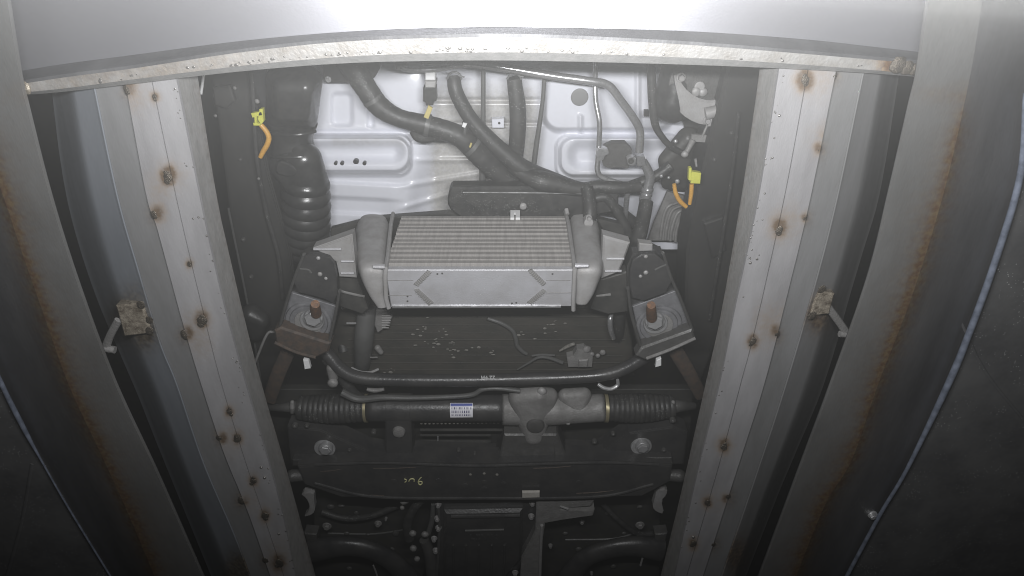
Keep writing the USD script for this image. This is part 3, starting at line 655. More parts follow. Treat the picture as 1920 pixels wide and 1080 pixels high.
part(V, 'cable', tube([(1221, 105, 1.45, 8), (1222, 160, 1.45, 8.5), (1225, 205, 1.45, 8.5), (1229, 235, 1.45, 7), (1240, 255, 1.45, 6), (1258, 275, 1.46, 6), (1285, 290, 1.48, 6)], n=12), 'black_rubber', 'black cable at the right')
part(V, 'clip', plate([(1208, 207), (1217, 207), (1217, 219), (1208, 219)], 1.46, .01, .001), 'black_plastic')
PI = part(V, 'coolant_pipe', tube([(868, 119, 1.42, 7), (885, 118, 1.42, 8), (950, 128, 1.42, 7.8), (1040, 143, 1.42, 7.8), (1105, 152, 1.42, 7.6), (1140, 160, 1.425, 7.6), (1165, 190, 1.43, 7.6), (1190, 225, 1.435, 7.6), (1200, 248, 1.44, 7.6), (1199, 285, 1.44, 7.6)], n=18, per=10), 'aluminium_pipe', 'thick silver pipe crossing the top')
part(PI, 'fitting', join(plate([(1176, 296), (1193, 293), (1193, 311), (1181, 312), (1176, 306)], 1.43, .018, .002, 1), plate([(1194, 294), (1209, 294), (1213, 312), (1195, 313)], 1.428, .02, .002)), 'aluminium_pipe')
part(PI, 'lower_tube', tube([(1204, 300, 1.44, 8), (1214, 318, 1.44, 8.5), (1219, 335, 1.44, 9), (1214, 355, 1.44, 9), (1210, 378, 1.44, 10)], n=16), 'aluminium_pipe')
for v, u in ((356, 1214), (365, 1212), (374, 1210)): part(PI, 'crimp', tube([(u, v - 3, 1.44, 11.5), (u - .6, v + 2, 1.44, 11.5)], n=18, per=3), 'aluminium_pipe')
part(PI, 'bolt', hexhead(1183, 302, 1.427, 4, .005), 'cast_dark')
PI = part(V, 'coolant_pipe', tube([(1117, 108, 1.47, 5), (1116, 150, 1.47, 5), (1117, 190, 1.46, 5), (1124, 230, 1.45, 5), (1123, 270, 1.45, 5), (1121, 300, 1.45, 5), (1120, 318, 1.45, 5), (1127, 331, 1.45, 5), (1150, 340, 1.45, 5), (1168, 346, 1.45, 5), (1176, 358, 1.45, 5), (1174, 385, 1.46, 5), (1172, 412, 1.47, 4.5)], n=14), 'aluminium_pipe', 'thin silver pipe with two bends')
part(PI, 'fitting', join(plate([(1117, 277), (1140, 279), (1143, 289), (1134, 292), (1131, 302), (1119, 302)], 1.437, .018, .002, 1)), 'aluminium_pipe')
part(PI, 'block', plate([(1135, 268), (1186, 268), (1182, 318), (1165, 314), (1132, 316), (1128, 296)], 1.465, .02, .002, 1), 'cast_dark', 'dark connection block')
PI = part(V, 'coolant_pipe', tube([(752, 126, 1.42, 4), (765, 131, 1.42, 4.5), (800, 131, 1.42, 4.5), (830, 129, 1.42, 4.5), (852, 124, 1.42, 4.5), (880, 121, 1.425, 4.5)], n=12), 'aluminium_pipe', 'short silver pipe at the top')
part(PI, 'strap', plate([(790, 114), (870, 114), (868, 121), (788, 121)], 1.43, .005, .001), 'aluminium_pipe')
part(PI, 'bracket', plate([(741, 116), (764, 116), (764, 124), (752, 132), (742, 130)], 1.428, .006, .001), 'aluminium_dusty')

# ---- pump, top right
PU = part(V, 'pump', disc(1312, 160, 1.42, 62, .08, bev=.3, n=40), 'cast_dark', 'round dark pump at the upper right')
part(PU, 'shell', hull((1262, 190, 1.46, 40), (1275, 130, 1.46, 34), (1262, 215, 1.48, 14)), 'black_plastic', smooth=50)
part(PU, 'casting', plate([(1263, 143), (1270, 140), (1283, 165), (1304, 183), (1333, 191), (1358, 184), (1365, 200), (1340, 212), (1330, 236), (1305, 232), (1276, 214), (1277, 204)], 1.405, .035, .004, 1), 'aluminium_dusty', 'curved pale casting', smooth=30)
part(PU, 'spout', tube([(1322, 214, 1.40, 12), (1345, 208, 1.40, 11), (1364, 206, 1.40, 11)], n=18), 'aluminium_dusty')
part(PU, 'tab', plate([(1333, 216), (1347, 217), (1346, 238), (1327, 238)], 1.40, .012, .002), 'aluminium_dusty')
for (u, v, r) in ((1277, 145, 6.5), (1359, 174, 6.5), (1326, 226, 5.5)): part(PU, 'bolt', hexhead(u, v, 1.402, r, .009, .5), 'aluminium_dusty')
part(PU, 'hub', join(disc(1312, 163, 1.412, 10, .01), bead(1305, 172, 1.414, 8, .6, 2), bead(1318, 173, 1.414, 7, .6, 5)), 'aluminium_dusty')
for (u, v, r, a) in ((1330, 114, 6, 1), (1350, 112, 5, 1.4), (1368, 115, 5, .8), (1313, 112, 4, .9), (1390, 117, 4, 1)): part(PU, 'boss', bead(u, v, 1.43, r, .6, u, a), 'cast_grey', smooth=True)
AR = part(V, 'lever', join(tube([(1328, 230, 1.41, 2.2), (1316, 258, 1.41, 2.4)], n=8), plate([(1297, 252), (1330, 254), (1329, 268), (1296, 266)], 1.41, .008, .001), tube([(1300, 262, 1.41, 6), (1290, 280, 1.41, 5), (1284, 290, 1.41, 5)], n=12)), 'cast_grey', 'grey lever below the pump')
part(AR, 'end', bead(1284, 289, 1.405, 6, .8, 4), 'aluminium_dusty')
part(V, 'engine_block', hull((1250, 300, 1.5, 16), (1290, 260, 1.5, 22), (1282, 335, 1.52, 22), (1250, 345, 1.52, 10), (1320, 300, 1.52, 20)), 'dusty_black', 'dark lumpy casting beside the hoses', smooth=50)
for (u, v, r) in ((1267, 265, 3.4), (1270, 340, 4), (1240, 330, 3), (1254, 333, 2.5)): part(V, 'bolt', bead(u, v, 1.455, r, .8, u), 'zinc', smooth=True)
part(V, 'clip_wire', tube([(1318, 300, 1.40, 1.4), (1317, 322, 1.40, 1.4)], n=6), 'aluminium_pipe')
part(V, 'clip_wire', tube([(1304, 298, 1.40, 2.5), (1306, 312, 1.40, 2)], n=6), 'aluminium_dusty')
part(V, 'side_rod', tube([(383, 133, 1.30, 2.3), (377, 176, 1.30, 2.6)], n=8), 'white_plastic', 'bright thin rod in the upper left')
for (u, v, r) in ((407, 180, 6), (440, 165, 3), (404, 217, 2.6), (425, 190, 4), (482, 190, 4), (485, 335, 2.4)): part(V, 'stud', bead(u, v, 1.372 if u < 470 else 1.34, r, .7, u), 'cast_grey', smooth=True)
for (u, v, r) in ((1332, 425, 6), (1351, 460, 5), (1340, 300, 4), (1372, 250, 4), (1340, 540, 4), (455, 450, 4), (470, 520, 4), (450, 300, 3)): part(V, 'stud', join(disc(u, v, 1.374, r, .006), bead(u, v, 1.372, r * .6, .8, u)), 'cast_dark', smooth=30)
part(V, 'brake_line', tube([(470, 110, 1.35, 4), (474, 170, 1.35, 4), (482, 300, 1.35, 4), (500, 400, 1.36, 4), (522, 480, 1.36, 4), (530, 560, 1.36, 4)], n=10), 'black_rubber', 'thin dark line along the left frame rail')
part(V, 'brake_line', tube([(1385, 210, 1.36, 3.5), (1372, 330, 1.36, 3.5), (1352, 460, 1.36, 3.5), (1330, 600, 1.36, 3.5)], n=10), 'black_rubber', 'thin dark line along the right frame rail')
part(V, 'rail_edge', tube([(428, 390, 1.378, 2), (468, 590, 1.378, 2), (492, 735, 1.378, 2)], n=6), 'hose_grey')
part(V, 'rail_bracket', plate([(398, 165), (430, 160), (440, 190), (424, 205), (402, 198)], 1.365, .02, .003), 'frame_black')
part(V, 'rail_bracket', plate([(1320, 420), (1356, 408), (1362, 470), (1336, 486)], 1.365, .02, .003), 'frame_black')
# ribbed plate at the right
RB = part(V, 'ribbed_cover', plate([(1252, 360), (1300, 372), (1300, 452), (1215, 452), (1228, 415)], 1.53, .012, .002), 'cast_grey', 'ribbed grey cover at the right')
for k in range(6):
    o = 9.5 * k
    part(RB, 'rib', tube([(1238 + o, 448 + 1.5 * k, 1.522, 3), (1240 + o, 430 + k, 1.520, 3), (1246 + o, 400 + o * .55, 1.520, 3), (1256 + o * .9, 385 + o * .62, 1.520, 3), (1282 + o * .5, 378 + o * .72, 1.520, 3), (1300, 378 + o * .8, 1.522, 3)], n=8), 'cast_grey')

# ---- black cross tray behind the intercooler
TR = part(V, 'cross_tray', plate([(842, 356), (850, 350), (1160, 352), (1160, 410), (870, 412), (845, 395), (838, 380)], 1.43, .04, .004, 1), 'black_rubber', 'black tray behind the intercooler', smooth=30)
part(TR, 'edge', tube([(868, 361, 1.425, 2), (1000, 361.5, 1.425, 2), (1095, 363, 1.425, 2)], n=8), 'hose_grey')
part(TR, 'edge', tube([(865, 349.5, 1.44, 2), (932, 349.5, 1.44, 2)], n=8), 'hose_grey')
part(V, 'hose', tube([(955, 312, 1.46, 8), (985, 328, 1.45, 14), (1015, 340, 1.44, 20), (1045, 346, 1.44, 18), (1090, 355, 1.44, 14), (1120, 350, 1.44, 12), (1160, 352, 1.44, 12), (1200, 350, 1.45, 10)], n=16), 'black_rubber', 'black hose above the tray')
part(V, 'hose', tube([(1100, 352, 1.42, 12), (1105, 375, 1.40, 12), (1106, 400, 1.38, 13), (1104, 425, 1.37, 12)], n=16), 'black_rubber', 'short hose into the right tank')
part(V, 'hose', tube([(1115, 372, 1.43, 9), (1135, 370, 1.43, 9), (1152, 388, 1.43, 9), (1165, 410, 1.43, 9), (1178, 440, 1.43, 10)], n=14), 'black_rubber', 'looped black hose')
part(V, 'hose', tube([(1212, 378, 1.43, 13), (1206, 410, 1.40, 13.5), (1198, 445, 1.36, 14), (1183, 490, 1.32, 14.5), (1170, 540, 1.30, 14), (1160, 590, 1.32, 13), (1158, 640, 1.36, 12)], n=18), 'black_rubber', 'black hose running down past the right mount')
part(V, 'hose', tube([(1180, 352, 1.47, 12), (1230, 330, 1.47, 10), (1258, 310, 1.47, 10)], n=14), 'black_rubber')
part(V, 'rear_panel', plate([(620, 430), (700, 410), (860, 398), (1060, 404), (1175, 436), (1240, 470), (1240, 500), (620, 470)], 1.47, .02, .002), 'dusty_black', 'dark panel above the intercooler')
part(V, 'rear_panel', plate([(1118, 410), (1180, 425), (1190, 450), (1130, 430)], 1.42, .02, .002), 'dusty_black')

# ---- intercooler
ZI, YI = 1.15, Z(900, 505, 1.15)[1]
def strip_y(u0, v0, u1, v1, y, depth, bev=0.0):
    """block whose face towards the camera is the rectangle between the two px corners on the upright plane at y"""
    a_, b_ = Y(u0, v0, y), Y(u1, v1, y)
    x0, x1 = min(a_[0], b_[0]), max(a_[0], b_[0]); z0, z1 = min(a_[2], b_[2]), max(a_[2], b_[2])
    m = trimesh.creation.box([x1 - x0, depth, z1 - z0]); m.apply_translation([(x0 + x1) / 2, y + depth / 2, (z0 + z1) / 2])
    return m
zt = Y(900, 405, YI)[2]
xl, xr = Z(725, 540, ZI)[0], Z(1073, 540, ZI)[0]
core = trimesh.creation.box([xr - xl, .088, zt - ZI - .014]); core.apply_translation([(xl + xr) / 2, YI + .05, (zt + ZI) / 2 + .007])
IC = part(V, 'intercooler', core, 'fin_groove', 'silver finned intercooler with cast end tanks')
NT = 12
for k in range(NT):
    z0 = ZI + .016 + (zt - ZI - .016) * k / NT; hgt = (zt - ZI - .016) / NT
    b1 = trimesh.creation.box([xr - xl, .012, hgt * .72]); b1.apply_translation([(xl + xr) / 2, YI + .004, z0 + hgt * .5])
    pts = np.array(b1.vertices); yy = pts[:, 1] < YI + .004
    c0 = z0 + hgt * .5; pts[yy, 2] = c0 + (pts[yy, 2] - c0) * .78
    part(IC, 'tube_row', trimesh.Trimesh(pts + [0, rng.uniform(-.001, .0008), rng.uniform(-.0007, .0007)], b1.faces, process=False), 'fin_dust', smooth=False)
# fine vertical fins between the rows read as relief: one joined part
fs = []
for k in range(NT):
    z0 = ZI + .016 + (zt - ZI - .016) * k / NT; hgt = (zt - ZI - .016) / NT
    for x in np.arange(xl + .002, xr, .0052):
        f_ = trimesh.creation.box([.0014, .003, hgt * .14]); f_.apply_translation([x, YI + .004, z0]); fs.append(f_)
part(IC, 'fin', join(*fs), 'fin_dust', smooth=False, kind='stuff')
part(IC, 'bottom_plate', plate([(722, 506), (1075, 506), (1077, 575), (733, 577)], ZI, .014, .002, holes=()), 'aluminium', 'smooth aluminium lower plate')
part(IC, 'plate_lip', plate([(735, 573.5), (1052, 573.5), (1052, 578), (735, 578.5)], ZI - .003, .006, .001), 'aluminium_pipe')
for pts in ([(801, 508), (809, 512), (783, 537), (775, 534)], [(776, 544), (784, 543), (813, 569), (804, 573)], [(990, 509), (997, 506), (1024, 532), (1018, 537)], [(1018, 543), (1024, 547), (996, 571), (988, 568)]):
    part(IC, 'rib_mark', plate(pts, ZI - .0035, .005, .001), 'cast_grey')
    p_ = np.array(pts, float); a_, b_ = (p_[0] + p_[1]) / 2, (p_[2] + p_[3]) / 2; dv = (b_ - a_); nv = np.array([-dv[1], dv[0]]) / np.hypot(*dv) * 5
    part(IC, 'rib_teeth', join(*[tube([(*(a_ + dv * q + nv), ZI - .0035, .8), (*(a_ + dv * q - nv), ZI - .0035, .8)], n=5, per=1) for q in np.linspace(.08, .92, 9)]), 'aluminium_dusty', kind='stuff')
part(IC, 'seam', join(*[tube([(a_, v_, ZI - .0005, .7), (b_, v_, ZI - .0005, .7)], n=5, per=1) for a_, b_, v_ in ((726, 775, 526), (726, 772, 554), (1024, 1070, 526), (1024, 1072, 549))]), 'cast_grey')
for (u, v) in ((820, 514), (829, 513), (764, 556), (764, 565), (1036, 514), (960, 569), (968, 568)): part(IC, 'rivet', disc(u, v, ZI - .001, 1.8, .002), 'cast_dark')
yb = YI + .045
def tank(pts_px, pts_in, lab):
    rows = []
    for sc, z in ((.90, ZI + .02), (.97, ZI + .05)): pass
    return None
def tank_mesh(side):
    # outline seen on the face: joined from upright slices; widest in the middle
    if side == 'l':
        prof = [(405, 668, 728), (415, 663, 731), (440, 661, 729), (470, 664, 726), (500, 668, 723), (530, 674, 722), (555, 686, 722), (576, 702, 727)]
    else:
        prof = [(405, 1066, 1124), (415, 1067, 1127), (440, 1069, 1131), (470, 1072, 1134), (500, 1075, 1133), (530, 1077, 1127), (555, 1077, 1118), (572, 1077, 1106)]
    rows = []
    for v, a_, b_ in prof:
        w = YI - .004
        if v <= 505: pa, pb = Y(a_, v, w), Y(b_, v, w)
        else: pa, pb = Z(a_, v, ZI - .004), Z(b_, v, ZI - .004)
        rows.append((pa, pb))
    # each slice: rounded outer side receding by .09 m
    R = []
    for (pa, pb), (v, _, _) in zip(rows, prof):
        back = np.array([0, np.interp(v, [440, 500, 530, 560], [.094, .06, .02, .0]), np.interp(v, [440, 500, 530, 560], [0, .035, .06, .07])]); ia = (pb, pa) if side == 'l' else (pa, pb)
        inn_, out = ia
        if v <= -1: back = np.array([0, .094, 0.0]); out = pa if side == 'l' else pb; inn_ = pb if side == 'l' else pa
        sx = 1 if side == 'l' else -1
        w = abs(out[0] - inn_[0])
        R.append([inn_, inn_ - [sx * w * .45, 0, 0] - back * .06, out + [sx * w * .22, 0, 0] - back * .03, out + [sx * .004, 0, 0] + back * .12, out + back * .4, out + [sx * w * .1, 0, 0] + back * .8, inn_ + back])
    R = np.array([chaikin(r_, 2) for r_ in np.array(R)])
    R = np.stack([catmull(R[:, k_], 4) for k_ in range(R.shape[1])], 1); n = R.shape[1]
    Vv = R.reshape(-1, 3); Fc = []
    for i in range(len(R) - 1):
        for k in range(n):
            p, q = i * n + k, i * n + (k + 1) % n
            Fc += [[p, q, q + n], [p, q + n, p + n]]
    c0 = len(Vv); Vv = np.vstack([Vv, R[0].mean(0), R[-1].mean(0)])
    for k in range(n):
        Fc += [[c0, (k + 1) % n, k], [c0 + 1, (len(R) - 1) * n + k, (len(R) - 1) * n + (k + 1) % n]]
    m = trimesh.Trimesh(Vv, Fc, process=False)
    if m.volume < 0: m.invert()
    return m
part(IC, 'end_tank', tank_mesh('l'), 'aluminium_dusty', smooth=60)
part(IC, 'end_tank', tank_mesh('r'), 'aluminium_dusty', smooth=60)
# header plates with crimp tabs
def bar2(pts, r, flat=1.0):
    return sweep(np.array(pts), r, 8, flat)
part(IC, 'header', bar2([Y(737, 400, YI - .006), Y(733, 420, YI - .006), Y(727, 480, YI - .006), Y(723, 503, YI - .006), Z(722, 520, ZI - .006), Z(724, 560, ZI - .006), Z(729, 578, ZI - .006)], .0045), 'aluminium_dusty')
part(IC, 'header', bar2([Y(1060, 396, YI - .006), Y(1066, 420, YI - .006), Y(1073, 470, YI - .006), Y(1078, 503, YI - .006), Z(1077, 520, ZI - .006), Z(1075, 560, ZI - .006), Z(1075, 582, ZI - .006)], .0045), 'aluminium_dusty')
part(IC, 'weld_bead', tube([(700, 500, ZI - .008, 4), (722, 500, ZI - .008, 5)], n=8), 'aluminium')
part(IC, 'weld_bead', tube([(1078, 498, ZI - .008, 5), (1103, 498, ZI - .008, 4)], n=8), 'aluminium')
# side mount wings with ribs
for pts, ribs, lab in (([(586, 466), (660, 440), (668, 522), (636, 520), (630, 492), (600, 474)], [(588, 640, 467), (640, 664, 490), (640, 664, 512)], 'left cast mounting wing'), ([(1131, 442), (1182, 456), (1170, 490), (1160, 512), (1128, 524)], [(1137, 1170, 485), (1134, 1165, 508)], 'right cast mounting wing')):
    w_ = part(IC, 'mount_wing', plate(pts, ZI + .05, .03, .004), 'aluminium_dusty', lab, smooth=30)
    for a_, b_, v_ in ribs: part(IC, 'wing_rib', tube([(a_, v_, ZI + .047, 2.4), (b_, v_, ZI + .047, 2.4)], n=8), 'aluminium')
part(IC, 'mount_tab', plate([(1198, 456), (1224, 459), (1224, 471), (1198, 472)], ZI + .06, .02, .002), 'aluminium_dusty')
part(IC, 'port', join(disc(1104, 418, 1.33, 9, .02), hexhead(1104, 408, 1.33, 4, .008)), 'aluminium_dusty')
tb = part(IC, 'top_tab', join(strip_y(957, 399, 964, 408, YI - .008, .006), strip_y(967, 399, 975, 408, YI - .008, .006), strip_y(957, 394, 975, 399, YI - .006, .006)), 'white_plastic', smooth=False)
part(IC, 'top_tab', bead(981, 387, 1.40, 6, .5, 3), 'aluminium_dusty')
part(IC, 'top_tab', tube([(1062, 392, 1.38, 4), (1064, 402, 1.37, 4)], n=8), 'aluminium_dusty')

# ---- lower mounts left and right
def mount(side):
    L = side == 'l'
    z = 1.17
    mx = (lambda x: x) if L else (lambda x: 1806 - x)      # mirrored about the vehicle's centre line
    if L:
        arm = [(562, 482), (572, 476), (612, 476), (625, 484), (631, 500), (633, 545), (615, 640), (612, 652), (522, 622), (530, 590), (552, 520)]
        cup = [(545, 548), (632, 575), (618, 640), (526, 615)]
        fr, up = [(513, 620), (526, 614), (620, 644), (616, 660), (590, 672), (518, 646)], [(563, 478), (612, 478), (630, 500), (632, 572), (600, 558), (546, 546)]
    else:
        arm = [(1187, 476), (1243, 474), (1258, 520), (1275, 560), (1298, 610), (1300, 625), (1205, 656), (1193, 640), (1178, 560), (1176, 500)]
        cup = [(1186, 575), (1268, 545), (1292, 608), (1202, 648)]
        fr, up = [(1203, 652), (1298, 618), (1306, 640), (1210, 676), (1192, 668)], [(1190, 478), (1241, 476), (1268, 542), (1188, 572), (1178, 520)]
    mt = part(V, 'engine_mount', plate(arm, z + .04, .03, .003), 'painted_black', ('left' if L else 'right') + ' black mount bracket with rusty stud', stain=None)
    part(mt, 'cup_face', plate(cup, z + .034, .006, .001), 'bushing_grey')
    part(mt, 'upper_plate', plate(up, z + .008, .012, .002, 1), 'painted_black')
    # raised rims
    if L:
        rims = [[(570, 477), (553, 520), (535, 575), (523, 620)], [(637, 545), (630, 585), (616, 650)], [(526, 617), (575, 632), (616, 645)]]
    else:
        rims = [[(1243, 474), (1258, 520), (1276, 560), (1298, 618)], [(1177, 540), (1184, 590), (1202, 652)], [(1202, 652), (1250, 636), (1297, 618)]]
    for r_ in rims: part(mt, 'rim', tube([(u, v, z + .012, 3.2) for u, v in r_], n=8, flat=2.4), 'cast_dark')
    part(mt, 'lower_flange', plate(fr, z - .004, .03, .004), 'rusty_steel' if L else 'cast_dark', 'rusted lower flange' if L else None)
    part(mt, 'flange_lip', tube([(u, v, z - .006, 3.2) for u, v in ([(515, 642), (555, 660), (592, 670)] if L else [(1212, 672), (1255, 656), (1304, 634)])], n=8), 'rusty_steel' if L else 'cast_grey')
    u, v = (578, 606) if L else (1236, 612)
    rx = 46 if L else 42
    for k, (rr, zz_, mn) in enumerate(((44, z + .028, 'bushing_grey'), (36, z + .022, 'bushing_grey'), (27, z + .019, 'cast_grey'))):
        part(mt, 'washer_cup', disc(u - 0, v, zz_, rr, .012, n=40, bev=.12), mn, smooth=30)
    part(mt, 'nut', join(disc(u + 6 if L else u - 6, v - 3, z + .012, 23, .010, n=32), disc(u + 8 if L else u - 7, v - 6, z + .004, 19, .012, n=32), hexhead(u + 10 if L else u - 9, v - 11, z - .002, 15.5, .012, .4, 1.1)), 'zinc', 'bright nut and washer')
    part(mt, 'stud', tube([((593 if L else 1222), (588 if L else 596), z - .012, 10), ((591 if L else 1221), (576 if L else 581), z - .035, 9.5), ((591 if L else 1221), (570 if L else 572), z - .046, 8)], n=16, wob=.03), 'rusty_bolt', 'rusty threaded stud')
    for (a_, b_, r_) in (((600, 514, 4), (611, 522, 3), (597, 484, 3.4)) if L else ((1211, 511, 4), (1201, 518, 3), (1211, 481, 3.4))): part(mt, 'rivet', bead(a_, b_, z + .006, r_, .7, a_), 'aluminium_dusty', smooth=True)
    part(mt, 'ridge', tube([(u_, v_, z + .006, 1.8) for u_, v_ in ([(562, 504), (578, 506), (584, 512)] if L else [(1228, 506), (1240, 500), (1250, 496)])], n=6), 'hose_grey')
    part(V, 'tag', plate([(568, 675), (578, 675), (582, 691), (571, 693)] if L else [(1231, 676), (1240, 672), (1240, 686), (1229, 689)], z + .0, .01, .001), 'white_plastic', 'small white tag below the ' + ('left' if L else 'right') + ' mount')
    part(V, 'tie_strut', tube([(540, 660, z + .05, 13), (520, 705, z + .06, 13), (504, 752, z + .07, 12)] if L else [(1262, 650, z + .05, 14), (1292, 700, z + .06, 13), (1316, 745, z + .07, 11)], n=14, flat=.35), 'rusty_steel', 'rusty strut at the ' + ('left' if L else 'right'))
    part(V, 'side_arm', plate([(633, 508), (668, 520), (690, 580), (680, 590), (636, 575)] if L else [(1126, 524), (1180, 508), (1178, 585), (1140, 590), (1108, 580)], z + .06, .03, .003), 'dusty_black')
    part(V, 'side_arm_edge', tube([(640, 546, z + .056, 2.4), (660, 551, z + .056, 2.4), (684, 556, z + .056, 2.4)] if L else [(1118, 555, z + .056, 2), (1145, 552, z + .056, 2.6)], n=6), 'cast_grey')
    return mt
mount('l'); mount('r')
part(V, 'liner_lip', tube([(478, 680, 1.2, 2.4), (500, 628, 1.2, 2.4), (514, 622, 1.2, 2.4)], n=8), 'cast_grey')
part(V, 'side_shell', hull((470, 590, 1.32, 20), (488, 600, 1.32, 18), (480, 625, 1.32, 14)), 'frame_black', smooth=50)

# ---- hoses round the radiator
RD = part(V, 'radiator', plate([(640, 575), (1170, 575), (1185, 640), (1190, 705), (610, 705), (620, 640)], 1.34, .05, .003), 'radiator_dark', 'dark radiator underside with dirt')
sl_ = []
for k in range(0, 26, 3): sl_.append(tube([(650 + rng.uniform(-10, 10), 581 + 4.7 * k, 1.338, .9), (1165 + rng.uniform(-10, 10), 581 + 4.7 * k + rng.uniform(-1, 1), 1.338, .9)], n=5, per=1))
part(RD, 'ridge', join(*sl_), 'radiator_dark', kind='stuff')
deb = []
for (u, v, n_, su, sv) in ((805, 615, 16, 18, 16), (850, 655, 12, 12, 7), (1000, 627, 5, 20, 5), (1040, 610, 9, 9, 8), (822, 642, 9, 9, 6), (900, 660, 3, 20, 4), (730, 698, 4, 12, 3), (905, 640, 5, 30, 14)):
    for i in range(n_): deb.append(bead(u + rng.normal(0, su), v + rng.normal(0, sv) , 1.334, rng.uniform(1.2, 3.8), .3, i, rng.uniform(.3, .7)))
part(RD, 'dirt', join(*deb), 'debris_pale', smooth=True, kind='stuff')
part(V, 'rubber_strip', tube([(914, 597, 1.325, 3.4), (940, 606, 1.325, 3.8), (960, 619, 1.325, 4), (967, 634, 1.325, 4.2), (970, 648, 1.325, 4), (980, 659, 1.325, 3.6), (988, 664, 1.325, 3)], n=10), 'hose_grey', 'bent strip hanging below the radiator')
part(V, 'thin_line', tube([(970, 693, 1.32, 1.6), (992, 680, 1.32, 2.2), (1010, 670, 1.32, 3), (1030, 671, 1.32, 3.4), (1055, 680, 1.32, 4)], n=8), 'hose_grey', 'thin line beside the radiator')
part(V, 'thin_line', tube([(997, 667, 1.32, 2.2), (1015, 665, 1.32, 2.2), (1040, 666, 1.32, 2.2)], n=8), 'hose_grey')
part(V, 'small_pin', tube([(1049, 658, 1.32, 2), (1065, 649, 1.32, 3.4), (1078, 644, 1.32, 3.2)], n=8), 'debris_pale')
VJ = part(V, 'valve_body', join(plate([(1063, 672), (1075, 669), (1082, 657), (1096, 655), (1112, 668), (1110, 690), (1066, 690)], 1.315, .03, .004), plate([(1085, 676), (1104, 674), (1102, 690), (1084, 690)], 1.308, .02, .003)), 'cast_grey', 'grey cast valve body', smooth=30)
for (u, v, r) in ((1110, 664, 4), (1121, 667, 4), (1130, 661, 5), (1100, 655, 7)): part(VJ, 'boss', bead(u, v, 1.32, r, .7, u), 'cast_grey', smooth=True)
part(V, 'bracket_block', hull((1120, 600, 1.36, 14), (1135, 640, 1.36, 14), (1105, 640, 1.37, 10), (1150, 580, 1.36, 12)), 'dusty_black', smooth=50)
part(V, 'hook', tube([(1147, 588, 1.27, 4), (1144, 600, 1.26, 5), (1145, 617, 1.26, 5), (1150, 634, 1.27, 4.6)], n=12), 'aluminium_pipe', 'shiny curved hook')
WH = part(V, 'water_hose', tube([(690, 575, 1.32, 17), (686, 600, 1.31, 18), (682, 635, 1.30, 18), (680, 668, 1.31, 16), (678, 690, 1.33, 14)], n=20), 'hose_grey', 'grey water hose left of the radiator')
part(WH, 'clamp', tube([(659, 690, 1.292, 2.5), (676, 697, 1.284, 2.5), (694, 698, 1.286, 2.5), (710, 692, 1.295, 2.5)], n=8), 'aluminium_dusty')
part(V, 'hose', tube([(665, 560, 1.35, 9), (650, 590, 1.36, 10), (640, 630, 1.36, 10), (645, 660, 1.34, 10)], n=12), 'black_rubber')
fp = part(V, 'fin_corner', plate([(705, 582), (722, 580), (735, 596), (726, 612), (708, 625), (702, 610)], 1.30, .02, .002), 'cast_grey', 'small finned corner')
for k in range(8): part(fp, 'fin', tube([(716, 583 + 4.5 * k, 1.297, 1.2), (730 + 3 * math.sin(k * .5), 583 + 4.5 * k, 1.297, 1.2)], n=5, per=1), 'aluminium_dusty')
for (a_, b_) in (((640, 578), (658, 578)), ((650, 606), (668, 606))): part(V, 'clip_wire', tube([(*a_, 1.28, 1.8), (*b_, 1.28, 1.8)], n=6), 'zinc')
part(V, 'square_clip', join(tube([(695, 646, 1.3, 1.4), (692, 668, 1.3, 1.4), (708, 670, 1.3, 1.4)], n=6), hull((708, 652, 1.31, 6), (714, 660, 1.31, 5))), 'cast_grey')

# ---- stabilizer bar
ZS = 1.20
SB = part(V, 'stabilizer_bar', tube([(596, 640, ZS + .05, 13), (618, 668, ZS + .03, 12), (642, 694, ZS + .01, 12), (675, 708, ZS, 12), (740, 712, ZS, 12), (850, 713, ZS, 12), (960, 711, ZS, 12), (1080, 707, ZS, 12), (1140, 701, ZS, 12), (1178, 687, ZS + .01, 12), (1215, 664, ZS + .03, 13), (1240, 648, ZS + .05, 13)], n=20, per=8), 'painted_black', 'long black stabilizer bar', smooth=True)
tx = meshkit.text_mesh('M4.ZZ', 1.0, .02, True)
def text_on(txt, u, v, z, hpx, wpx, matn, parent, flip=False, name='printed_text', dz=.001):
    m = meshkit.text_mesh(txt, 1.0, 1.0, True)
    v_ = np.array(m.vertices); lo, hi = v_[:, :2].min(0), v_[:, :2].max(0)
    v_[:, 0] = (v_[:, 0] - lo[0]) / (hi[0] - lo[0]) - .5; v_[:, 1] = (v_[:, 1] - lo[1]) / (hi[1] - lo[1]) - .5
    if flip: v_[:, :2] *= -1
    out = np.array([Z(u + x * wpx, v - y * hpx, z) + [0, 0, zz2 * dz] for x, y, zz2 in v_])
    mm = trimesh.Trimesh(out, m.faces, process=False)
    return part(parent, name, mm, matn, smooth=False)
text_on('M4.ZZ', 915, 708, ZS - .0135, 6, 26, 'paint_white', SB)
part(V, 'bar_clamp', join(hull((622, 690, ZS + .02, 10), (625, 708, ZS + .02, 9)), bead(624, 718, ZS + .01, 9, .7, 4)), 'cast_grey', 'clamp of the bar on the left', smooth=40)
part(V, 'bar_hook', tube([(1121, 720, ZS, 3.4), (1132, 727, ZS - .005, 3.8), (1146, 729, ZS - .005, 3.8), (1158, 722, ZS, 3.6), (1158, 712, ZS, 3)], n=10), 'zinc', 'bright hook under the bar on the right')
part(V, 'bar_hook', tube([(688, 730, ZS + .02, 3.4), (703, 732, ZS + .02, 4.4), (720, 730, ZS + .02, 3)], n=10), 'cast_grey')

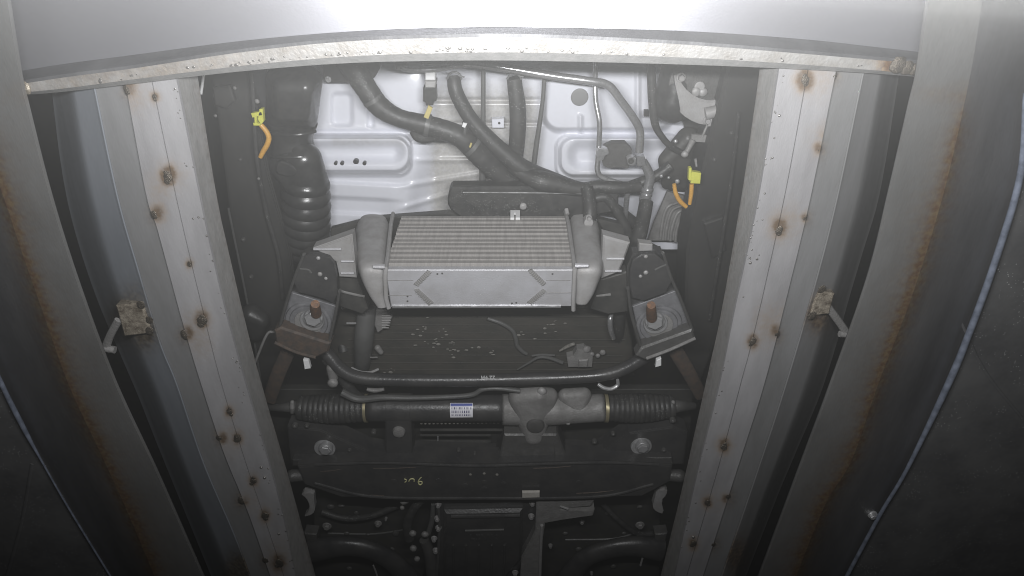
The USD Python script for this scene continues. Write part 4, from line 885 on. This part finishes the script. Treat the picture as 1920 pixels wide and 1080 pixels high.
# ---- steering rack
ZK = 1.25
SR = part(V, 'steering_rack', tube([(690, 765, ZK, 25), (800, 765, ZK, 25), (950, 765, ZK, 25)], n=28), 'painted_black', 'steering rack with rubber boots and cast housing', smooth=True)
part(SR, 'boot', tube([(560, 764, ZK, 22), (600, 766, ZK, 26), (640, 766, ZK, 27), (690, 765, ZK, 24)], n=26, ring=(13, .06)), 'black_rubber', 'left rubber bellows')
part(SR, 'boot', tube([(1140, 764, ZK, 24), (1180, 765, ZK, 27), (1220, 764, ZK, 26), (1264, 762, ZK, 20)], n=26, ring=(13, .06)), 'black_rubber', 'right rubber bellows')
part(SR, 'clamp', tube([(685, 765, ZK, 27), (690, 765, ZK, 27)], n=28, per=2), 'brass_clamp')
part(SR, 'clamp', tube([(1133, 765, ZK, 27), (1139, 765, ZK, 27)], n=28, per=2), 'brass_clamp')
part(SR, 'tie_rod', tube([(500, 764, ZK + .02, 6), (530, 764, ZK, 8), (548, 763, ZK, 11), (566, 764, ZK, 14)], n=14), 'cast_dark')
part(SR, 'tie_rod', tube([(1260, 762, ZK, 14), (1276, 761, ZK, 11), (1300, 761, ZK + .02, 7)], n=14), 'cast_dark')
for u in (548, 1262): part(SR, 'nut', hull((u, 754, ZK - .01, 4), (u, 764, ZK - .014, 5), (u, 772, ZK - .01, 4)), 'cast_grey')
part(SR, 'housing', tube([(942, 768, ZK, 29), (985, 768, ZK, 30), (1040, 767, ZK, 30), (1075, 767, ZK, 27), (1133, 764, ZK, 26)], n=28), 'cast_grey', 'cast aluminium housing', smooth=True)
part(SR, 'pinion_tower', hull((975, 745, ZK - .01, 22), (1030, 742, ZK - .01, 16), (1000, 812, ZK - .02, 22), (1010, 740, ZK - .02, 18)), 'cast_grey', 'pinion boss', smooth=50)
part(SR, 'pinion_cap', disc(1004, 802, ZK - .052, 17, .014, bev=.4), 'cast_dark')
part(SR, 'boss', hull((1060, 742, ZK, 14), (1095, 740, ZK, 14), (1085, 766, ZK - .01, 16)), 'cast_grey', smooth=50)
for (u, v, r) in ((1068, 784, 5), (1065, 793, 4), (1016, 734, 8)): part(SR, 'bolt', bead(u, v, ZK - .03, r, .7, u), 'aluminium_dusty', smooth=True)
LB = part(SR, 'label', sweep(np.array([Z(846, 769, ZK), Z(888, 769, ZK)]), 25.6 * pm(867, 767, ZK), 40), 'label_white', 'white sticker with a blue header')
# sticker is a wrap round the tube: keep the part facing down
zk_c = Z(867, 765, ZK)
def wrap(u0, u1, a0, a1, rr, n=10):
    c0, c1 = Z(u0, 765, ZK), Z(u1, 765, ZK); R = rr * pm(867, 765, ZK); pts = []; 
    view = -zk_c / np.linalg.norm(zk_c); ax = np.array([1.0, 0, 0]); dn = view - ax * (view @ ax); dn /= np.linalg.norm(dn); sd = np.cross(ax, dn)
    if sd[1] > 0: sd = -sd                                     # towards the picture's top
    G = []
    for rad in (R, R - .0012):
        for cc in (c0, c1):
            for k in range(n + 1):
                th = a0 + (a1 - a0) * k / n
                G.append(cc + rad * (math.cos(th) * dn + math.sin(th) * sd))
    G = np.array(G); m = n + 1; Fc = []
    for k in range(n):
        a, b, c, d = k, k + 1, m + k + 1, m + k
        Fc += [[a, b, c], [a, c, d], [2 * m + a, 2 * m + c, 2 * m + b], [2 * m + a, 2 * m + d, 2 * m + c]]
        Fc += [[a, 2 * m + a, b], [b, 2 * m + a, 2 * m + b], [d, c, 2 * m + d], [c, 2 * m + c, 2 * m + d]]
    for a, d in ((0, m), (n, m + n)): Fc += [[a, d, 2 * m + a], [d, 2 * m + d, 2 * m + a]]
    t_ = trimesh.Trimesh(G, Fc, process=False); trimesh.repair.fix_normals(t_)
    return t_
stage.RemovePrim(LB); count[LB] = 0
sv = lambda px: math.asin(max(-1, min(1, px / 25.0)))          # px above the tube's axis -> angle
part(SR, 'label', wrap(846, 888, sv(-17), sv(9), 25.5), 'label_white', 'white sticker with a blue header', smooth=True)
part(SR, 'label_header', wrap(847, 887, sv(3), sv(8), 25.75), 'label_blue', smooth=True)
bars = []
for r0, r1 in ((1.5, -2.5), (-4.5, -9), (-11, -14)):
    u = 849.0
    while u < 884:
        w = rng.uniform(.7, 2.0); bars.append(wrap(u, u + w, sv(r1), sv(r0), 25.75, 3)); u += w + rng.uniform(.9, 2.4)
part(SR, 'label_print', join(*bars), 'print_dark', smooth=True, kind='stuff')
ST = part(V, 'rack_strap', sweep(np.array([Z(728, 765, ZK), Z(772, 765, ZK)]), 28 * pm(750, 765, ZK), 28), 'painted_black', 'strap that holds the steering rack', smooth=35)
part(ST, 'foot', plate([(722, 782), (770, 782), (774, 862), (722, 864)], ZK - .035, .05, .004, 0), 'painted_black')
part(ST, 'bolt', disc(747, 814, ZK - .046, 12, .014, bev=.5), 'cast_grey', smooth=40)
part(V, 'oil_line', tube([(640, 735, 1.22, 7), (672, 748, 1.22, 7), (720, 745, 1.22, 6), (770, 746, 1.22, 5), (840, 744, 1.22, 4.5), (885, 740, 1.22, 4.5), (905, 730, 1.22, 4.5), (935, 728, 1.22, 4.5), (975, 733, 1.22, 4.5)], n=10), 'hose_grey', 'thin oil line along the steering rack')
part(V, 'oil_line', tube([(612, 672, 1.24, 10), (640, 705, 1.24, 10), (660, 735, 1.24, 10), (680, 750, 1.25, 9)], n=12), 'black_rubber')
ch = []
for k in range(22): ch.append(bead(790 + 7.6 * k, 794 - .1 * k, 1.26, 2.2, .7, k))
for k in range(8): ch.append(bead(1092 + 6 * k, 788, 1.26, 2.0, .7, k))
part(V, 'chain_edge', join(*ch), 'debris_pale', smooth=True, kind='stuff')
part(V, 'rear_bar', join(*[tube([(788, v, 1.31, r_), (1000 if v < 815 else 920, v, 1.31, r_)], n=8, per=2) for v, r_ in ((806, 3), (816, 2.4), (828, 3.4), (838, 2))]), 'dusty_black', 'thin horizontal bars behind the rack')
part(V, 'small_pin', tube([(821, 818, 1.28, 1.2), (821, 830, 1.28, 1.5)], n=6), 'zinc')
part(V, 'rear_panel', plate([(500, 730), (1300, 730), (1290, 880), (520, 880)], 1.36, .02, .002), 'dusty_dark')

# ---- subframe and crossmember
ZX = 1.18
SF = part(V, 'subframe', plate([(538, 800), (600, 806), (690, 846), (722, 852), (778, 852), (930, 858), (940, 838), (952, 812), (1048, 812), (1062, 850), (1120, 852), (1180, 812), (1262, 800), (1290, 812), (1282, 872), (545, 872)], ZX + .04, .05, .005), 'painted_black', 'black front subframe', smooth=30)
for u, v in ((608, 843), (1203, 839)):
    k = part(SF, 'bolt', join(disc(u, v, ZX + .034, 20, .008, n=36), disc(u + 2, v, ZX + .024, 13, .012, n=30, bev=.15), hexhead(u + 2, v, ZX + .022, 10.5, .007, .2, 1.05)), 'zinc', 'large bright bolt', smooth=30)
part(SF, 'gusset', plate([(945, 815), (1045, 815), (1040, 864), (935, 864)], ZX + .028, .03, .004), 'cast_dark')
part(SF, 'gusset', plate([(1046, 812), (1064, 862), (1040, 864), (1036, 830)], ZX + .026, .03, .004), 'cast_dark')
for pts in ([(548, 862), (720, 866), (722, 872), (548, 874)], [(1090, 860), (1260, 858), (1262, 866), (1090, 870)]): part(SF, 'seam_flange', plate(pts, ZX + .02, .02, .002), 'painted_black')
CM = part(V, 'crossmember', plate([(556, 874), (700, 868), (900, 872), (1130, 866), (1262, 872), (1256, 905), (1205, 932), (1060, 936), (1000, 934), (820, 936), (640, 934), (570, 910)], ZX, .06, .006), 'painted_black', 'wide black crossmember with painted marks', smooth=30)
part(CM, 'lip', tube([(590, 871, ZX + .0, 3), (720, 868, ZX - .002, 3), (900, 873, ZX - .002, 3), (1120, 867, ZX - .002, 3), (1235, 871, ZX, 3)], n=8), 'painted_black')
part(CM, 'lip', tube([(590, 906, ZX, 3), (700, 931, ZX - .002, 3), (900, 934, ZX - .002, 3), (1120, 931, ZX - .002, 3), (1225, 908, ZX, 3)], n=8), 'painted_black')
for (u, v) in ((882, 890), (908, 888), (932, 890)): part(CM, 'rivet', bead(u, v, ZX - .001, 2.6, .5, u), 'debris_pale', smooth=True)
for (u, v, r) in ((872, 912, 7), (908, 905, 6), (908, 918, 7), (944, 908, 6), (738, 903, 6), (822, 902, 6), (1085, 905, 6)): part(CM, 'boss', disc(u, v, ZX - .0015, r, .004, bev=.4), 'painted_black')
part(CM, 'painted_mark', join(tube([(758, 898, ZX - .002, .9), (761.5, 899.5, ZX - .002, 1), (761.5, 902.5, ZX - .002, 1), (759, 904, ZX - .002, .9)], n=6), tube([(766.5, 902.5, ZX - .002, 1), (769, 898.8, ZX - .002, 1.2), (773, 897.6, ZX - .002, 1.2), (776.4, 899, ZX - .002, 1.1), (776.4, 903, ZX - .002, .9)], n=6),
    tube([(789.8, 895, ZX - .002, 1), (786.5, 898.5, ZX - .002, 1.1), (784.4, 903, ZX - .002, 1.2), (785.2, 907, ZX - .002, 1.2), (788, 908.6, ZX - .002, 1.2), (791, 907, ZX - .002, 1.2), (791.4, 904, ZX - .002, 1.1), (789, 902.6, ZX - .002, 1), (785.6, 903.4, ZX - .002, 1)], n=6)), 'paint_yellow', 'hand painted yellow marks')
part(CM, 'tag', plate([(979, 923), (1012, 922.5), (1012, 933), (979, 934)], ZX - .012, .006, .001), 'beige_plastic', 'small beige tag')
for L in (1, 0):
    k = (lambda u: u) if L else (lambda u: 1822 - u)
    part(V, 'arm_pivot', hull((k(548), 892, ZX + .02, 12), (k(580), 890, ZX + .03, 10)), 'cast_dark', smooth=50)
    part(V, 'arm_pin', tube([(k(588), 912, ZX + .01, 2.2), (k(612), 907, ZX + .01, 2.4), (k(630), 904, ZX + .01, 2)], n=8), 'cast_grey')
    part(V, 'hook', plate([(k(562), 926), (k(589), 921), (k(588), 942), (k(591), 955), (k(586), 966), (k(568), 971), (k(579), 960), (k(580), 948), (k(574), 936)] if L else [(1232, 918), (1252, 918), (1250, 930), (1240, 940), (1246, 965), (1232, 962), (1223, 952), (1228, 938)], ZX + .03, .02, .003, 1), 'aluminium_dusty', 'grey curved hook beside the ' + ('left' if L else 'right') + ' rail')
    part(V, 'outer_bracket', plate([(k(570), 1000), (k(594), 1002), (k(592), 1045), (k(582), 1046)], ZX + .06, .03, .003), 'cast_dark')
# ---- skid plates / lower arms / engine sump
part(V, 'sump_guard', plate([(588, 930), (800, 930), (812, 1010), (790, 1090), (590, 1090)], ZX + .16, .02, .002), 'dusty_dark', 'dark panel left of the sump')
part(V, 'sump_guard', plate([(1020, 930), (1238, 930), (1236, 1090), (1010, 1090)], ZX + .16, .02, .002), 'dusty_dark', 'dark panel right of the sump')
LA = part(V, 'lower_arm', tube([(585, 1032, ZX + .06, 26), (640, 1024, ZX + .06, 22), (690, 1030, ZX + .06, 20), (735, 1052, ZX + .06, 20), (775, 1095, ZX + .06, 22)], n=18, flat=.7), 'painted_black', 'curved black arm on the left')
LA = part(V, 'lower_arm', tube([(1240, 1030, ZX + .06, 26), (1190, 1024, ZX + .06, 22), (1140, 1030, ZX + .06, 20), (1095, 1048, ZX + .06, 20), (1060, 1090, ZX + .06, 22)], n=18, flat=.7), 'painted_black', 'curved black arm on the right')
for (u, v, r) in ((613, 987, 8), (709, 982, 6.5), (724, 972, 2.6), (1200, 985, 8), (1032, 1023, 4), (1109, 1074, 3), (1091, 978, 4.5), (1238, 958, 3)): part(V, 'bolt', hexhead(u, v, ZX + .10, r * .75, .008, u), 'cast_grey', smooth=30)
part(V, 'wire', tube([(700, 1060, ZX + .05, 1.6), (704, 1070, ZX + .05, 1.8), (708, 1082, ZX + .05, 1.6)], n=6), 'aluminium_dusty')
part(V, 'wire', tube([(1206, 1042, ZX + .05, 1.8), (1201, 1060, ZX + .05, 2)], n=6), 'aluminium_dusty')
part(V, 'wire', tube([(1092, 1066, ZX + .05, 2.2), (1088, 1080, ZX + .05, 2.2)], n=6), 'aluminium_dusty')
OP = part(V, 'oil_pan', plate([(815, 942), (1004, 936), (1008, 1000), (1000, 1020), (960, 1095), (812, 1095), (820, 1010)], ZX + .05, .08, .008), 'painted_black', 'black oil pan with embossed marks', smooth=30)
part(OP, 'step', plate([(832, 960), (980, 957), (978, 1050), (940, 1095), (832, 1095)], ZX + .032, .02, .008), 'painted_black', smooth=30)
part(OP, 'ridge', tube([(846, 968, ZX + .03, 4), (910, 967, ZX + .03, 4), (975, 966, ZX + .03, 4)], n=8), 'painted_black')
part(OP, 'ridge', tube([(872, 995, ZX + .031, 2.2), (945, 993, ZX + .031, 2.2)], n=8), 'hose_grey')
text_on('LIMK', 907, 1008, ZX + .030, 9, 52, 'painted_black', OP, name='embossed_text', dz=.0015)
for (u, v) in ((820, 972), (822, 990), (814, 1010), (817, 1032), (998, 943), (996, 968), (966, 1074), (822, 946)): part(OP, 'bolt', hexhead(u, v, ZX + .045, 4.2, .009, u), 'aluminium_dusty', smooth=30)
part(V, 'wire_loom', tube([(790, 936, ZX + .05, 8), (772, 960, ZX + .05, 8), (764, 985, ZX + .05, 9), (768, 1010, ZX + .05, 9)], n=12), 'black_rubber', 'cable loom beside the oil pan')
part(V, 'wire_loom', tube([(812, 945, ZX + .05, 4), (810, 975, ZX + .05, 5), (803, 1000, ZX + .05, 5)], n=10), 'hose_grey')
part(V, 'drain_pipe', tube([(795, 1012, ZX + .06, 9), (806, 1040, ZX + .06, 11), (814, 1095, ZX + .06, 13)], n=14), 'cast_dark', 'olive grey pipe beside the oil pan')
for (u, v, r) in ((774, 1000, 6), (797, 1002, 6), (775, 1028, 6), (782, 1048, 5), (758, 938, 8), (754, 952, 4)): part(V, 'fitting', bead(u, v, ZX + .04, r, .8, u), 'cast_grey', smooth=True)
GB = part(V, 'gear_bracket', plate([(1006, 938), (1055, 934), (1120, 930), (1108, 950), (1052, 955), (1115, 957), (1112, 968), (1056, 976), (1022, 982), (1018, 1012), (1014, 1095), (975, 1095), (978, 1045), (992, 1020), (1004, 995)], ZX + .02, .04, .004), 'cast_grey', 'grey cast bracket right of the oil pan', smooth=30)
part(GB, 'flange_rib', tube([(1016, 985, ZX + .015, 3), (1014, 1030, ZX + .015, 3), (1012, 1090, ZX + .015, 3)], n=8), 'aluminium_dusty')
part(GB, 'flange_rib', tube([(1050, 949, ZX + .015, 2), (1065, 954, ZX + .015, 2.4)], n=8), 'aluminium_dusty')

for (u, v, r, a) in ((640, 948, 7, .5), (668, 962, 5, 1.2), (650, 1000, 6, .8), (742, 1000, 7, 1.3), (690, 1002, 5, .6), (735, 1030, 6, 1), (1060, 1000, 6, .7), (1140, 962, 6, 1.1), (1170, 1000, 5, .8), (1085, 1030, 7, 1), (1200, 950, 6, .7), (620, 950, 8, .9), (1150, 1062, 6, 1), (655, 1066, 6, 1)):
    part(V, 'casting_boss', bead(u, v, ZX + .155, r * .8, .5, u, a), 'cast_dark', smooth=True)
part(V, 'hose', tube([(604, 960, ZX + .13, 6), (650, 972, ZX + .12, 6), (700, 966, ZX + .12, 6), (745, 948, ZX + .13, 6)], n=12), 'black_rubber')
part(V, 'hose', tube([(1130, 945, ZX + .13, 5), (1160, 975, ZX + .12, 5), (1195, 1000, ZX + .12, 5), (1225, 1000, ZX + .13, 5)], n=12), 'black_rubber')
part(V, 'guard_ridge', tube([(615, 1000, ZX + .158, 2), (700, 1001, ZX + .158, 2), (760, 993, ZX + .158, 2)], n=6), 'hose_grey')
part(V, 'guard_ridge', tube([(1060, 1012, ZX + .158, 2), (1150, 1010, ZX + .158, 2), (1200, 996, ZX + .158, 2)], n=6), 'hose_grey')
for k in range(5): part(OP, 'cooling_rib', tube([(850 + 24 * k, 1022, ZX + .031, 2), (850 + 24 * k, 1050 + 4 * (k % 2), ZX + .031, 2.4), (850 + 23 * k, 1090, ZX + .031, 2.4)], n=6), 'painted_black')
part(OP, 'rim', tube([(822, 946, ZX + .047, 3), (824, 1000, ZX + .047, 3), (818, 1090, ZX + .047, 3)], n=8), 'cast_dark')
for (u, v, r) in ((575, 800, 5), (590, 900, 6), (655, 845, 4), (700, 812, 5), (1115, 830, 5), (1150, 815, 4), (1245, 845, 5), (860, 846, 4), (890, 852, 3), (1262, 790, 6), (552, 800, 6)): part(V, 'stud', join(disc(u, v, ZX + .036, r, .008), bead(u, v, ZX + .034, r * .6, .7, u)), 'cast_dark', smooth=30)
for (a_, b_, c_, d_) in ((700, 878, 780, 876), (1000, 878, 1070, 874), (600, 884, 640, 880), (1080, 925, 1150, 920), (650, 925, 720, 929)): part(CM, 'scuff', tube([(a_, b_, ZX - .0005, .8), ((a_ + c_) / 2, (b_ + d_) / 2 + 1, ZX - .0005, 1.1), (c_, d_, ZX - .0005, .6)], n=5), 'rusty_steel')

# ================================================================ haze in the pit air
bx = trimesh.creation.box([6, 5.2, 4.2]); bx.apply_translation([0, 1.2, 1.0])
HZ = .040
usdkit.material(stage, '/World/Looks/pale_haze', {'v': ('principled_volume', {'color': (.95, .95, .93), 'density': HZ, 'anisotropy': 0.0})}, [], volume='v.volume')
hz = usdkit.mesh(stage, '/World/haze', bx, '/World/Looks/pale_haze')
hz.GetPrim().SetCustomDataByKey('kind', 'stuff')
hz.GetPrim().SetCustomDataByKey('label', 'thin pale haze in the air of the pit'); hz.GetPrim().SetCustomDataByKey('category', 'haze')
